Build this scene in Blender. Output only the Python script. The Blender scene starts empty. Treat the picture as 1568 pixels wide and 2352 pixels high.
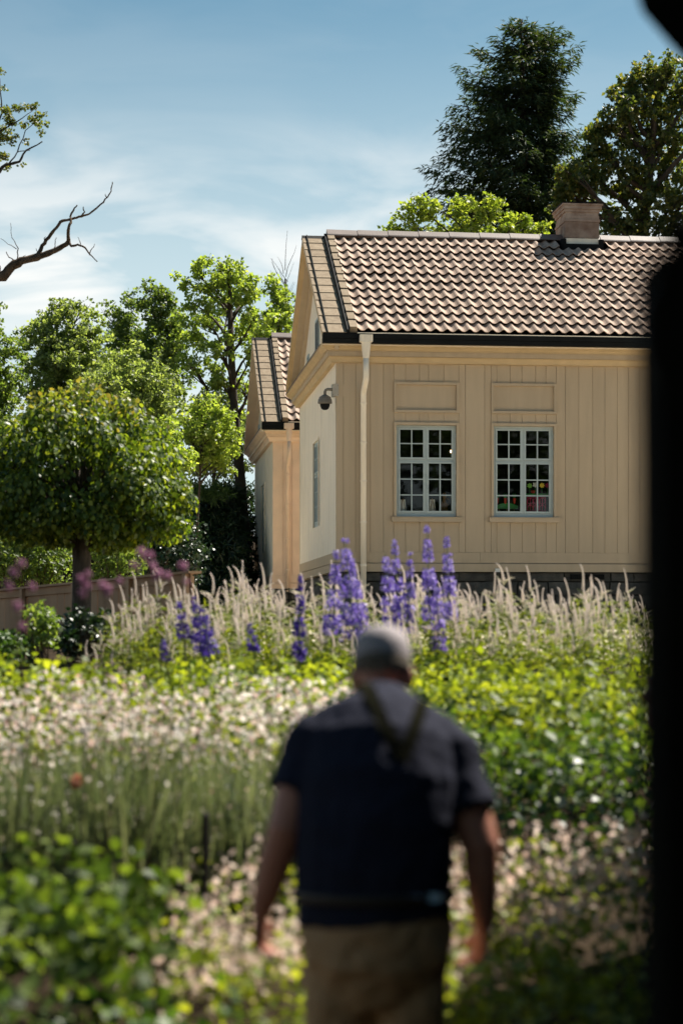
import bpy, math, random
import numpy as np
from mathutils import Vector, Matrix, noise as mnoise
R = math.radians
rnd = random.Random(7)
RNG = np.random.default_rng(11)
sc = bpy.context.scene
COL = sc.collection

# ------------------------------------------------------------------ camera
F, HOR, ZC = 4573.0, 1434.0, 1.65          # focal length and horizon in the 1568x2352 view of the photo
cam_d = bpy.data.cameras.new('camera'); cam = bpy.data.objects.new('camera', cam_d); COL.objects.link(cam)
cam_d.sensor_fit = 'VERTICAL'; cam_d.sensor_height = 36.0; cam_d.sensor_width = 24.0
cam_d.lens = F / 2352 * 36.0
cam_d.shift_y = (HOR - 1176) / 2352
cam_d.clip_start = 0.1; cam_d.clip_end = 3000
cam.location = (0, 0, ZC); cam.rotation_euler = (R(90), 0, 0)
cam_d.dof.use_dof = True; cam_d.dof.focus_distance = 41.0; cam_d.dof.aperture_fstop = 1.8
sc.camera = cam

# ------------------------------------------------------------------ light
SUN_EL, SUN_AZ = 53.0, 44.0                 # azimuth clockwise from +Y (view direction)
world = bpy.data.worlds.new('World'); sc.world = world; world.use_nodes = True
wn, wl = world.node_tree.nodes, world.node_tree.links
wn.clear()
w_out = wn.new('ShaderNodeOutputWorld'); w_bg = wn.new('ShaderNodeBackground'); w_sky = wn.new('ShaderNodeTexSky')
w_sky.sky_type = 'NISHITA'; w_sky.sun_disc = False
w_sky.sun_elevation = R(SUN_EL); w_sky.sun_rotation = R(SUN_AZ)
w_sky.air_density = 0.85; w_sky.dust_density = 0.25; w_sky.ozone_density = 1.6
w_bg.inputs['Strength'].default_value = 0.062
w_tc = wn.new('ShaderNodeTexCoord'); w_sep = wn.new('ShaderNodeSeparateXYZ')
wl.new(w_tc.outputs['Generated'], w_sep.inputs[0])
w_map = wn.new('ShaderNodeMapping'); w_map.inputs['Scale'].default_value = (7, 7, 24); w_map.inputs['Location'].default_value = (1.3, 0.2, 0.55)
wl.new(w_tc.outputs['Generated'], w_map.inputs['Vector'])
w_no = wn.new('ShaderNodeTexNoise'); w_no.inputs['Scale'].default_value = 1.0; w_no.inputs['Detail'].default_value = 6; w_no.inputs['Roughness'].default_value = 0.5; w_no.inputs['Distortion'].default_value = 0.6
wl.new(w_map.outputs[0], w_no.inputs['Vector'])
w_r = wn.new('ShaderNodeMapRange'); w_r.inputs[1].default_value = 0.47; w_r.inputs[2].default_value = 0.62
wl.new(w_no.outputs[0], w_r.inputs[0])
w_e = wn.new('ShaderNodeMapRange'); w_e.inputs[1].default_value = 0.25; w_e.inputs[2].default_value = 0.17; w_e.inputs[3].default_value = 0.05; w_e.inputs[4].default_value = 1.0
wl.new(w_sep.outputs['Z'], w_e.inputs[0])
w_m = wn.new('ShaderNodeMath'); w_m.operation = 'MULTIPLY'; wl.new(w_r.outputs[0], w_m.inputs[0]); wl.new(w_e.outputs[0], w_m.inputs[1])
w_m2 = wn.new('ShaderNodeMath'); w_m2.operation = 'MULTIPLY'; w_m2.inputs[1].default_value = 0.95; wl.new(w_m.outputs[0], w_m2.inputs[0])
w_tint = wn.new('ShaderNodeMix'); w_tint.data_type = 'RGBA'; w_tint.blend_type = 'MULTIPLY'; w_tint.inputs[0].default_value = 1.0
w_tint.inputs[7].default_value = (0.54, 0.74, 0.65, 1)
wl.new(w_sky.outputs[0], w_tint.inputs[6])
# pale haze towards the horizon, the same all the way round
w_h = wn.new('ShaderNodeMapRange'); w_h.interpolation_type = 'SMOOTHSTEP'; w_h.inputs[1].default_value = 0.34; w_h.inputs[2].default_value = 0.10; w_h.inputs[3].default_value = 0.0; w_h.inputs[4].default_value = 0.80
wl.new(w_sep.outputs['Z'], w_h.inputs[0])
w_hz = wn.new('ShaderNodeMix'); w_hz.data_type = 'RGBA'; wl.new(w_h.outputs[0], w_hz.inputs[0]); wl.new(w_tint.outputs[2], w_hz.inputs[6]); w_hz.inputs[7].default_value = (5.8, 6.6, 6.75, 1)
w_mix = wn.new('ShaderNodeMix'); w_mix.data_type = 'RGBA'; wl.new(w_m2.outputs[0], w_mix.inputs[0]); wl.new(w_hz.outputs[2], w_mix.inputs[6])
w_mix.inputs[7].default_value = (7.6, 7.6, 7.4, 1)
wl.new(w_mix.outputs[2], w_bg.inputs['Color']); wl.new(w_bg.outputs[0], w_out.inputs['Surface'])

sun_d = bpy.data.lights.new('sun', 'SUN'); sun_d.energy = 5.0; sun_d.angle = R(0.53); sun_d.color = (1.0, 0.93, 0.82)
sun = bpy.data.objects.new('sun', sun_d); COL.objects.link(sun)
SD = Vector((math.sin(R(SUN_AZ)) * math.cos(R(SUN_EL)), math.cos(R(SUN_AZ)) * math.cos(R(SUN_EL)), math.sin(R(SUN_EL))))
sun.rotation_euler = (-SD).to_track_quat('-Z', 'Y').to_euler(); sun.location = (20, 20, 40)

sc.view_settings.view_transform = 'Standard'; sc.view_settings.look = 'None'
sc.view_settings.exposure = 1.15; sc.view_settings.gamma = 1.0; sc.view_settings.use_curve_mapping = False
sc.cycles.use_denoising = True
sc.cycles.max_bounces = 6; sc.cycles.transparent_max_bounces = 8
sc.cycles.sample_clamp_indirect = 6.0

# ------------------------------------------------------------------ materials
MATS = {}
def mat(name, col, rough=0.75, var=0.12, scale=3.0, bump=0.0, bscale=60.0, col2=None, metallic=0.0, spec=0.4, stretch=(1, 1, 1), sheen=0.0):
    """plain surface: two-tone noise in the colour, fine relief in the bump"""
    m = bpy.data.materials.new(name); m.use_nodes = True
    n, l = m.node_tree.nodes, m.node_tree.links
    b = n['Principled BSDF']; b.inputs['Roughness'].default_value = rough; b.inputs['Metallic'].default_value = metallic
    b.inputs['Specular IOR Level'].default_value = spec
    if sheen: b.inputs['Sheen Weight'].default_value = sheen
    tc = n.new('ShaderNodeTexCoord'); mp = n.new('ShaderNodeMapping'); mp.inputs['Scale'].default_value = stretch
    l.new(tc.outputs['Object'], mp.inputs[0])
    t = n.new('ShaderNodeTexNoise'); t.inputs['Scale'].default_value = scale; t.inputs['Detail'].default_value = 5
    l.new(mp.outputs[0], t.inputs['Vector'])
    r = n.new('ShaderNodeValToRGB'); r.color_ramp.elements[0].position = 0.3; r.color_ramp.elements[1].position = 0.7
    c = np.array(col[:3]); c2 = np.array(col2) if col2 else c * (1 + var)
    c1 = c * (1 - var) if not col2 else c
    r.color_ramp.elements[0].color = (*c1, 1); r.color_ramp.elements[1].color = (*np.minimum(c2, 1), 1)
    l.new(t.outputs[0], r.inputs[0])
    # a little difference from one object to the next
    oi = n.new('ShaderNodeObjectInfo'); hs = n.new('ShaderNodeHueSaturation')
    mr = n.new('ShaderNodeMapRange'); mr.inputs[3].default_value = 1 - var * 0.6; mr.inputs[4].default_value = 1 + var * 0.6
    l.new(oi.outputs['Random'], mr.inputs[0]); l.new(mr.outputs[0], hs.inputs['Value']); l.new(r.outputs[0], hs.inputs['Color'])
    l.new(hs.outputs[0], b.inputs['Base Color'])
    if bump:
        t2 = n.new('ShaderNodeTexNoise'); t2.inputs['Scale'].default_value = bscale; t2.inputs['Detail'].default_value = 4
        l.new(mp.outputs[0], t2.inputs['Vector'])
        bp = n.new('ShaderNodeBump'); bp.inputs['Strength'].default_value = bump; bp.inputs['Distance'].default_value = 0.02
        l.new(t2.outputs[0], bp.inputs['Height']); l.new(bp.outputs[0], b.inputs['Normal'])
    MATS[name] = m; return m

def leafmat(name, cols, trans=0.35, rough=0.45, spec=0.5, tcol=None):
    """foliage: colour differs from leaf to leaf (random per island), light passes through"""
    m = bpy.data.materials.new(name); m.use_nodes = True
    n, l = m.node_tree.nodes, m.node_tree.links
    b = n['Principled BSDF']; b.inputs['Roughness'].default_value = rough; b.inputs['Specular IOR Level'].default_value = spec
    g = n.new('ShaderNodeNewGeometry'); r = n.new('ShaderNodeValToRGB'); e = r.color_ramp.elements
    while len(e) < len(cols): e.new(0.5)
    for i, c in enumerate(cols):
        e[i].position = i / max(1, len(cols) - 1); e[i].color = (*c, 1)
    l.new(g.outputs['Random Per Island'], r.inputs[0]); l.new(r.outputs[0], b.inputs['Base Color'])
    tr = n.new('ShaderNodeBsdfTranslucent'); mx = n.new('ShaderNodeMixShader'); mx.inputs[0].default_value = trans
    mc = n.new('ShaderNodeMix'); mc.data_type = 'RGBA'; mc.blend_type = 'MULTIPLY'; mc.inputs[0].default_value = 1
    mc.inputs[7].default_value = (*(tcol or (1.9, 1.9, 0.7)), 1); l.new(r.outputs[0], mc.inputs[6]); l.new(mc.outputs[2], tr.inputs['Color'])
    l.new(b.outputs[0], mx.inputs[1]); l.new(tr.outputs[0], mx.inputs[2]); l.new(mx.outputs[0], n['Material Output'].inputs[0])
    MATS[name] = m; return m

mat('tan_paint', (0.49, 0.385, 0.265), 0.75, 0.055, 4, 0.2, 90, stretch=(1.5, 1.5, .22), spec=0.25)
mat('cream_and_lit_gable', (0.90, 0.80, 0.65), 0.75, 0.08, 4, 0.2, 90, stretch=(1.5, 1.5, .22), spec=0.25)  # cream of the pipes; on the gables, brighter side light put into the colour
mat('ochre_trim', (0.55, 0.40, 0.22), 0.65, 0.08, 3, 0.15, 60)
mat('peach_bounce', (0.84, 0.64, 0.47), 0.7, 0.07, 2.5, 0.2, 90)  # warm light bounced off the nearer pavilion, put into the wall colour
mat('window_paint', (0.42, 0.49, 0.49), 0.5, 0.05, 4, 0.1, 80)
mat('tile_clay', (0.27, 0.18, 0.135), 0.9, 0.34, 5.5, 0.15, 30, col2=(0.44, 0.345, 0.275), spec=0.25)
mat('slab_slate', (0.22, 0.165, 0.11), 0.9, 0.15, 9, 0.3, 70, col2=(0.31, 0.245, 0.17), spec=0.2)
mat('ridge_metal', (0.14, 0.105, 0.092), 0.55, 0.15, 3, 0.1, 30)
mat('black_metal', (0.010, 0.011, 0.011), 0.8, 0.2, 3, 0.05, spec=0.12)
mat('chimney_render', (0.23, 0.15, 0.11), 0.95, 0.25, 3.5, 0.9, 18, col2=(0.44, 0.35, 0.28), spec=0.1)
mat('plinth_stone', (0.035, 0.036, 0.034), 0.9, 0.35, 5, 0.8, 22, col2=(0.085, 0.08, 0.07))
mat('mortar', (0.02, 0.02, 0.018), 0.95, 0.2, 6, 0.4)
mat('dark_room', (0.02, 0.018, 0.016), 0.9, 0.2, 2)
mat('fence_paint', (0.44, 0.28, 0.17), 0.75, 0.12, 3, 0.25, 50, stretch=(1, 1, .3))
mat('bark_dark', (0.055, 0.042, 0.03), 0.95, 0.3, 14, 0.8, 40, stretch=(1, 1, .35))
mat('bark_grey', (0.06, 0.045, 0.035), 0.95, 0.35, 16, 0.9, 50, col2=(0.14, 0.11, 0.085), stretch=(1, 1, .35))
mat('dead_wood', (0.04, 0.028, 0.02), 0.95, 0.3, 10, 0.8, 45, col2=(0.13, 0.09, 0.06), spec=0.1)
mat('soil', (0.014, 0.010, 0.006), 1.0, 0.3, 3, 0.8, 25, col2=(0.04, 0.027, 0.016), spec=0.05)
mat('bounce_gravel', (0.56, 0.48, 0.36), 0.95, 0.15, 8, 0.6, 60)  # pale reflector colour for the added ground that bounces sun
mat('black_wood', (0.004, 0.004, 0.003), 1.0, 0.3, 5, 0.3, 40, spec=0.02)
mat('cctv_grey', (0.17, 0.15, 0.12), 0.5, 0.15, 10, 0.1)
mat('cctv_white', (0.42, 0.38, 0.32), 0.5, 0.08, 10, 0.05)
mat('skin', (0.36, 0.15, 0.105), 0.5, 0.12, 9, 0.1, 60, col2=(0.44, 0.20, 0.14))
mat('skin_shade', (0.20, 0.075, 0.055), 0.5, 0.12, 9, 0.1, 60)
mat('navy_cloth', (0.019, 0.021, 0.037), 0.9, 0.15, 8, 0.35, 25, spec=0.1)
mat('khaki_cloth', (0.44, 0.27, 0.14), 0.85, 0.12, 6, 0.4, 20)
mat('cap_cloth', (0.34, 0.30, 0.31), 0.85, 0.12, 12, 0.2)
mat('cap_band', (0.10, 0.08, 0.06), 0.8, 0.12, 12, 0.1)
mat('strap_web', (0.012, 0.012, 0.008), 1.0, 0.1, 20, spec=0.0)
mat('steel', (0.35, 0.36, 0.38), 0.35, 0.05, 4, metallic=1.0)
mat('leather', (0.03, 0.02, 0.013), 0.5, 0.1, 8)
mat('hair_grey', (0.17, 0.13, 0.10), 0.9, 0.2, 30, 0.5, 60)
mat('eye_white', (0.7, 0.68, 0.64), 0.3, 0.02)
mat('card_white', (0.75, 0.73, 0.68), 0.7, 0.04)
mat('green_paint', (0.04, 0.30, 0.06), 0.5, 0.05); mat('lime_paint', (0.22, 0.50, 0.06), 0.5, 0.05)
mat('yellow_paint', (0.85, 0.60, 0.04), 0.5, 0.05); mat('magenta_paint', (0.45, 0.02, 0.08), 0.5, 0.05)
mat('red_paint', (0.62, 0.05, 0.03), 0.45, 0.05); mat('brown_clay', (0.28, 0.14, 0.05), 0.6, 0.1)
mat('dark_stake', (0.014, 0.009, 0.007), 0.8, 0.2, 9)
mat('stem_green', (0.14, 0.17, 0.06), 0.7, 0.2, 9)
mat('stem_brown', (0.10, 0.06, 0.03), 0.8, 0.2, 9)
def glassmat():
    m = bpy.data.materials.new('window_glass'); m.use_nodes = True
    n, l = m.node_tree.nodes, m.node_tree.links; n.remove(n['Principled BSDF'])
    t = n.new('ShaderNodeBsdfTransparent'); t.inputs[0].default_value = (0.86, 0.9, 0.88, 1)
    g = n.new('ShaderNodeBsdfGlossy'); g.inputs['Roughness'].default_value = 0.02
    no = n.new('ShaderNodeTexNoise'); no.inputs['Scale'].default_value = 2.5; bp = n.new('ShaderNodeBump'); bp.inputs['Strength'].default_value = 0.05
    l.new(no.outputs[0], bp.inputs['Height']); l.new(bp.outputs[0], g.inputs['Normal'])
    fr = n.new('ShaderNodeFresnel'); fr.inputs[0].default_value = 1.5
    mx = n.new('ShaderNodeMixShader'); l.new(fr.outputs[0], mx.inputs[0]); l.new(t.outputs[0], mx.inputs[1]); l.new(g.outputs[0], mx.inputs[2])
    l.new(mx.outputs[0], n['Material Output'].inputs[0]); MATS['window_glass'] = m
glassmat()
def lampmat():
    m = bpy.data.materials.new('lamp_glow'); m.use_nodes = True
    b = m.node_tree.nodes['Principled BSDF']; b.inputs['Emission Color'].default_value = (1, .62, .28, 1); b.inputs['Emission Strength'].default_value = 9
    MATS['lamp_glow'] = m
lampmat()
leafmat('linden_leaf', [(0.026, 0.055, 0.013), (0.055, 0.10, 0.020), (0.11, 0.17, 0.03), (0.20, 0.25, 0.05)], 0.40, 0.5, 0.4, tcol=(2.6, 2.3, 0.5))
leafmat('linden_young', [(0.10, 0.14, 0.03), (0.17, 0.19, 0.04), (0.24, 0.19, 0.05)], 0.4, 0.45)
leafmat('spring_leaf', [(0.10, 0.15, 0.035), (0.20, 0.27, 0.06), (0.32, 0.37, 0.10)], 0.55, 0.5)
leafmat('mid_leaf', [(0.06, 0.10, 0.025), (0.11, 0.165, 0.045), (0.19, 0.235, 0.07)], 0.5, 0.5)
leafmat('grey_leaf', [(0.10, 0.14, 0.06), (0.18, 0.23, 0.095), (0.28, 0.33, 0.14)], 0.55, 0.5)
leafmat('bright_leaf', [(0.13, 0.19, 0.03), (0.23, 0.29, 0.05), (0.34, 0.38, 0.09)], 0.45, 0.5)
leafmat('olive_leaf', [(0.035, 0.058, 0.015), (0.06, 0.09, 0.025), (0.11, 0.13, 0.035), (0.19, 0.17, 0.045)], 0.45, 0.5)
leafmat('needle', [(0.025, 0.048, 0.024), (0.045, 0.075, 0.032), (0.08, 0.10, 0.04)], 0.2, 0.6, 0.3)
leafmat('dark_leaf', [(0.008, 0.022, 0.010), (0.014, 0.036, 0.014), (0.024, 0.05, 0.018)], 0.2, 0.45)
leafmat('bed_leaf', [(0.05, 0.08, 0.012), (0.12, 0.17, 0.022), (0.25, 0.30, 0.045)], 0.36, 0.55, 0.35, tcol=(2.0, 1.8, .6))
leafmat('lime_leaf', [(0.09, 0.14, 0.015), (0.20, 0.27, 0.03), (0.34, 0.40, 0.055)], 0.42, 0.55, 0.35, tcol=(2.0, 1.8, .6))
leafmat('deep_leaf', [(0.025, 0.06, 0.012), (0.045, 0.095, 0.018), (0.08, 0.14, 0.025)], 0.35, 0.5, 0.4)
leafmat('geranium_leaf', [(0.022, 0.042, 0.010), (0.055, 0.095, 0.016), (0.15, 0.20, 0.035)], 0.4, 0.55, 0.3)
leafmat('shrub_leaf', [(0.03, 0.06, 0.012), (0.07, 0.12, 0.02), (0.15, 0.22, 0.035)], 0.35, 0.5, 0.4)
leafmat('reed', [(0.07, 0.10, 0.045), (0.13, 0.16, 0.08), (0.26, 0.28, 0.17)], 0.35, 0.6, 0.3, tcol=(1.3, 1.3, .8))
leafmat('white_petal', [(0.70, 0.52, 0.45), (0.84, 0.74, 0.66), (0.92, 0.86, 0.80), (0.60, 0.34, 0.28)], 0.5, 0.6, 0.3, tcol=(1, 1, 1))
leafmat('blush_petal', [(0.66, 0.46, 0.37), (0.76, 0.58, 0.48), (0.86, 0.72, 0.62)], 0.5, 0.6, 0.3, tcol=(1, 1, 1))
leafmat('pink_petal', [(0.42, 0.18, 0.30), (0.55, 0.28, 0.42), (0.6, 0.36, 0.48)], 0.4, 0.6, 0.3, tcol=(1, 1, 1))
leafmat('violet_petal', [(0.14, 0.08, 0.40), (0.26, 0.17, 0.58), (0.44, 0.34, 0.72), (0.66, 0.58, 0.80)], 0.35, 0.5, 0.4, tcol=(1, 1, 1.1))
leafmat('indigo_petal', [(0.05, 0.025, 0.22), (0.10, 0.055, 0.36), (0.18, 0.11, 0.48)], 0.35, 0.5, 0.4, tcol=(1, 1, 1.1))
leafmat('coral_petal', [(0.60, 0.20, 0.12), (0.7, 0.3, 0.2)], 0.4, 0.6, 0.3, tcol=(1, 1, 1))
leafmat('spike_bloom', [(0.66, 0.66, 0.42), (0.84, 0.76, 0.68), (0.90, 0.78, 0.78), (0.50, 0.54, 0.24)], 0.5, 0.7, 0.3, tcol=(1.0, 1.05, 0.95))
leafmat('fern_leaf', [(0.05, 0.10, 0.03), (0.09, 0.15, 0.05)], 0.4, 0.5)

# ------------------------------------------------------------------ object helpers
def props(o, label=None, cat=None, group=None, kind=None):
    if label: o['label'] = label
    if cat: o['category'] = cat
    if group: o['group'] = group
    if kind: o['kind'] = kind
    return o
def thing(name, label, cat, loc=(0, 0, 0), rz=0.0, group=None):
    o = bpy.data.objects.new(name, None); COL.objects.link(o); o.empty_display_size = 0.2
    o.location = loc; o.rotation_euler = (0, 0, rz); return props(o, label, cat, group)
class MB:
    """collects faces, then makes ONE mesh object"""
    def __init__(s): s.v = []; s.f = []; s.m = []; s.cur = 0
    def add(s, vs, fs):
        b = len(s.v); s.v += [tuple(v) for v in vs]
        for f in fs: s.f.append(tuple(i + b for i in f)); s.m.append(s.cur)
        return s
    def box(s, x0, x1, y0, y1, z0, z1, M=None):
        vs = [(x0, y0, z0), (x1, y0, z0), (x1, y1, z0), (x0, y1, z0), (x0, y0, z1), (x1, y0, z1), (x1, y1, z1), (x0, y1, z1)]
        if M: vs = [M @ Vector(v) for v in vs]
        return s.add(vs, [(3, 2, 1, 0), (4, 5, 6, 7), (0, 1, 5, 4), (1, 2, 6, 5), (2, 3, 7, 6), (3, 0, 4, 7)])
    def tube(s, path, rad, n=6, cap=True, flat=None):
        """path of points, radii (number or (a,b) pair with ref vector flat for the a axis)"""
        P = [Vector(p) for p in path]; k = len(P)
        if not isinstance(rad, (list, tuple)): rad = [rad] * k
        vs = []; prev = None
        for i, p in enumerate(P):
            t = (P[min(i + 1, k - 1)] - P[max(i - 1, 0)])
            t = t.normalized() if t.length > 1e-9 else Vector((0, 0, 1))
            if flat is not None: a = Vector(flat)
            elif prev is not None: a = prev
            else: a = Vector((1, 0, 0)) if abs(t.x) < 0.9 else Vector((0, 1, 0))
            a = (a - t * a.dot(t)).normalized(); prev = a; b = t.cross(a)
            r = rad[i]; ra, rb = (r if isinstance(r, (list, tuple)) else (r, r))
            for j in range(n):
                an = 2 * math.pi * j / n
                vs.append(p + a * (math.cos(an) * ra) + b * (math.sin(an) * rb))
        fs = [(i * n + j, i * n + (j + 1) % n, (i + 1) * n + (j + 1) % n, (i + 1) * n + j) for i in range(k - 1) for j in range(n)]
        if cap: fs += [tuple(range(n - 1, -1, -1)), tuple((k - 1) * n + j for j in range(n))]
        return s.add(vs, fs)
    def lathe(s, prof, c=(0, 0, 0), n=16, M=None):
        """profile of (r,z) turned about z through c"""
        vs = [Vector((c[0] + r * math.cos(2 * math.pi * j / n), c[1] + r * math.sin(2 * math.pi * j / n), c[2] + z)) for r, z in prof for j in range(n)]
        if M: vs = [M @ v for v in vs]
        k = len(prof)
        fs = [(i * n + j, i * n + (j + 1) % n, (i + 1) * n + (j + 1) % n, (i + 1) * n + j) for i in range(k - 1) for j in range(n)]
        return s.add(vs, fs)
    def ball(s, c, r, n=12, k=8):
        rx, ry, rz = r if isinstance(r, (tuple, list)) else (r, r, r); vs = []
        for i in range(k + 1):
            a = math.pi * i / k
            for j in range(n):
                b = 2 * math.pi * j / n
                vs.append((c[0] + rx * math.sin(a) * math.cos(b), c[1] + ry * math.sin(a) * math.sin(b), c[2] - rz * math.cos(a)))
        fs = [(i * n + j, i * n + (j + 1) % n, (i + 1) * n + (j + 1) % n, (i + 1) * n + j) for i in range(k) for j in range(n)]
        return s.add(vs, fs)
    def mesh(s, name, mats):
        me = bpy.data.meshes.new(name); me.from_pydata(s.v, [], s.f)
        for m in (mats if isinstance(mats, list) else [mats]): me.materials.append(MATS[m])
        if s.m and max(s.m): me.polygons.foreach_set('material_index', s.m)
        me.update(); return me
    def build(s, name, mats, parent=None, kind=None, smooth=False, label=None, cat=None, group=None, loc=None):
        me = s.mesh(name, mats)
        if smooth: me.polygons.foreach_set('use_smooth', [True] * len(me.polygons))
        o = bpy.data.objects.new(name, me); COL.objects.link(o); o.parent = parent
        if loc: o.location = loc
        return props(o, label, cat, group, kind)
def link(name, me, parent=None, M=None, kind=None):
    o = bpy.data.objects.new(name, me); COL.objects.link(o); o.parent = parent
    if M is not None: o.matrix_local = M
    if kind: o['kind'] = kind
    return o
def dup(o, parent=None, label=None, M=None):
    c = o.copy(); COL.objects.link(c); c.parent = parent
    if label: c['label'] = label
    for ch in list(o.children): dup(ch, c)
    return c
def P(x, y, D):
    """the world point at depth D seen at photo position x, y"""
    return Vector(((x - 784) / F * D, D, ZC + (HOR - y) / F * D))

# leaf templates: (verts, faces) lying in xy, y = towards the tip, z = up side
T_LEAF = (np.array([(0, 0, 0), (.42, .45, .10), (0, 1, -.05), (-.42, .45, .10)], float), np.array([(0, 1, 2), (0, 2, 3)]))
T_OVAL = (np.array([(0, 0, 0), (.36, .22, .07), (.40, .62, .08), (0, 1, -.10), (-.40, .62, .08), (-.36, .22, .07), (0, .5, -.02)], float),
          np.array([(0, 1, 6), (1, 2, 6), (2, 3, 6), (3, 4, 6), (4, 5, 6), (5, 0, 6)]))
T_BLADE = (np.array([(-.03, 0, 0), (.03, 0, 0), (.024, .5, .05), (-.024, .5, .05), (0, 1, -.06)], float), np.array([(0, 1, 2), (0, 2, 3), (3, 2, 4)]))
T_LANCE = (np.array([(0, 0, 0), (.11, .4, .06), (0, 1, -.12), (-.11, .4, .06)], float), np.array([(0, 1, 2), (0, 2, 3)]))
_v = []; _f = []
for _k in range(5):
    _a = 2 * math.pi * _k / 5; _c, _s = math.cos(_a), math.sin(_a); _b = len(_v)
    for _p in ((.04, 0, 0), (.55, .34, .12), (.62, -.30, .16)): _v.append((_p[0] * _c - _p[1] * _s, _p[0] * _s + _p[1] * _c, _p[2]))
    _f.append((_b, _b + 1, _b + 2))
_v.append((0, 0, 0))
_v2 = [(0, 0, 0)]; _f2 = []
for _k in range(5):
    _a = 2 * math.pi * _k / 5; _v2.append((.5 * math.cos(_a), .5 * math.sin(_a), .16)); _v2.append((.28 * math.cos(_a + .63), .28 * math.sin(_a + .63), .1))
for _k in range(10): _f2.append((0, 1 + _k, 1 + (_k + 1) % 10))
T_STAR = (np.array(_v2, float), np.array(_f2))

def scatter(name, T, pts, size, axis, mat_, parent=None, kind='stuff', roll=None, smooth=False, **kw):
    """one mesh with a copy of template T at every point; axis = direction of the template's +y (unit), roll = preferred up side"""
    tv, tf = T; N = len(pts); pts = np.asarray(pts, float); axis = np.asarray(axis, float)
    y = axis / (np.linalg.norm(axis, axis=1, keepdims=True) + 1e-9)
    up = np.asarray(roll, float) if roll is not None else RNG.normal(size=(N, 3))
    z = up - y * (up * y).sum(1, keepdims=True); z /= (np.linalg.norm(z, axis=1, keepdims=True) + 1e-9)
    x = np.cross(y, z); s = np.asarray(size, float).reshape(-1, 1) if np.ndim(size) else np.full((N, 1), float(size))
    V = pts[:, None, :] + s[:, :, None] * (tv[None, :, 0, None] * x[:, None, :] + tv[None, :, 1, None] * y[:, None, :] + tv[None, :, 2, None] * z[:, None, :])
    k = len(tv); Fc = (tf[None] + (np.arange(N) * k)[:, None, None]).reshape(-1, tf.shape[1])
    me = bpy.data.meshes.new(name); me.vertices.add(N * k); me.vertices.foreach_set('co', V.reshape(-1).astype(np.float32))
    nf = len(Fc); w = Fc.shape[1]; me.loops.add(nf * w); me.loops.foreach_set('vertex_index', Fc.reshape(-1).astype(np.int32))
    me.polygons.add(nf); me.polygons.foreach_set('loop_start', (np.arange(nf) * w).astype(np.int32)); me.polygons.foreach_set('loop_total', np.full(nf, w, np.int32))
    me.materials.append(MATS[mat_])
    me.update(calc_edges=True)
    if smooth: me.polygons.foreach_set('use_smooth', np.ones(nf, bool))
    o = bpy.data.objects.new(name, me); COL.objects.link(o); o.parent = parent
    return props(o, kind=kind, **kw)
def unit(n):
    a = RNG.normal(size=(n, 3)); return a / np.linalg.norm(a, axis=1, keepdims=True)
def lobe_pts(lobes, per, zmin=-0.5, thick=0.3, cull=True):
    """points in the outer shell of many lobes (x,y,z,r[,squash]); returns points, outward directions"""
    L = np.array([l if len(l) == 5 else (*l, 0.8) for l in lobes], float); out = []; nor = []
    for l in L:
        n = max(3, int(per * (l[3] ** 2)))
        d = unit(n * 2); d = d[d[:, 2] > zmin][:n]
        rr = l[3] * (1 - thick * RNG.random(len(d)) ** 1.5 + RNG.normal(size=len(d)) * .05)
        p = l[:3] + d * rr[:, None] * np.array([1, 1, l[4]]); out.append(p); nor.append(d)
    p = np.concatenate(out); n = np.concatenate(nor)
    if cull and len(L) < 4000:
        keep = np.ones(len(p), bool)
        for l in L:
            q = (p - l[:3]) / np.array([1, 1, l[4]]); keep &= (q ** 2).sum(1) > (l[3] * 0.62) ** 2
        p, n = p[keep], n[keep]
    return p, n
def leafdirs(nor, droop=0.3, rand=0.8):
    N = len(nor); ax = nor * .7 + RNG.normal(size=(N, 3)) * rand; ax[:, 2] -= droop
    up = nor * .8 + RNG.normal(size=(N, 3)) * .45; up[:, 2] += .5
    return ax, up

# ------------------------------------------------------------------ ground and hill
def hgt(x, y):
    xs = [-50, 5.5, 6.5, 8, 10, 12.5, 15, 20, 34, 400]; zs = [0, 0, .05, .2, .35, .6, .85, 1.15, 1.5, 1.5]
    z = float(np.interp(y, xs, zs))
    def ss(a, b, t): t = min(1, max(0, (t - a) / (b - a))); return t * t * (3 - 2 * t)
    hill = 4.9 * ss(49, 61, y) * ss(-2.9, -4.6, x - 0.0 * y) + 2.5 * ss(64, 80, y) * (1 - ss(-2.9, -4.6, x))
    if y > 72: hill = max(hill, 2.5 * ss(64, 80, y))
    return z + hill
def grid(name, x0, x1, y0, y1, nx, ny, f, m, dz=0.0, jit=0.03, **kw):
    b = MB(); vs = []
    for j in range(ny + 1):
        for i in range(nx + 1):
            x = x0 + (x1 - x0) * i / nx; y = y0 + (y1 - y0) * j / ny
            vs.append((x, y, f(x, y) + dz + jit * mnoise.noise(Vector((x * .9, y * .9, 3.1)))))
    b.add(vs, [(j * (nx + 1) + i, j * (nx + 1) + i + 1, (j + 1) * (nx + 1) + i + 1, (j + 1) * (nx + 1) + i) for j in range(ny) for i in range(nx)])
    return b.build(name, m, smooth=True, kind='structure', **kw)
grid('ground', -60, 60, -30, 130, 120, 160, hgt, 'soil', jit=0.04)
gb = MB(); gb.add([(-1500, -600, -.6), (1500, -600, -.6), (1500, 2500, 1.2), (-1500, 2500, 1.2)], [(0, 1, 2, 3)])
gb.build('far_ground', 'soil', kind='structure')
grid('bounce_yard', -14, 14, 33.5, 51.5, 50, 50, hgt, 'bounce_gravel', dz=0.05, jit=0.0)  # unseen, added to bounce sunlight onto the gable and front wall
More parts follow.
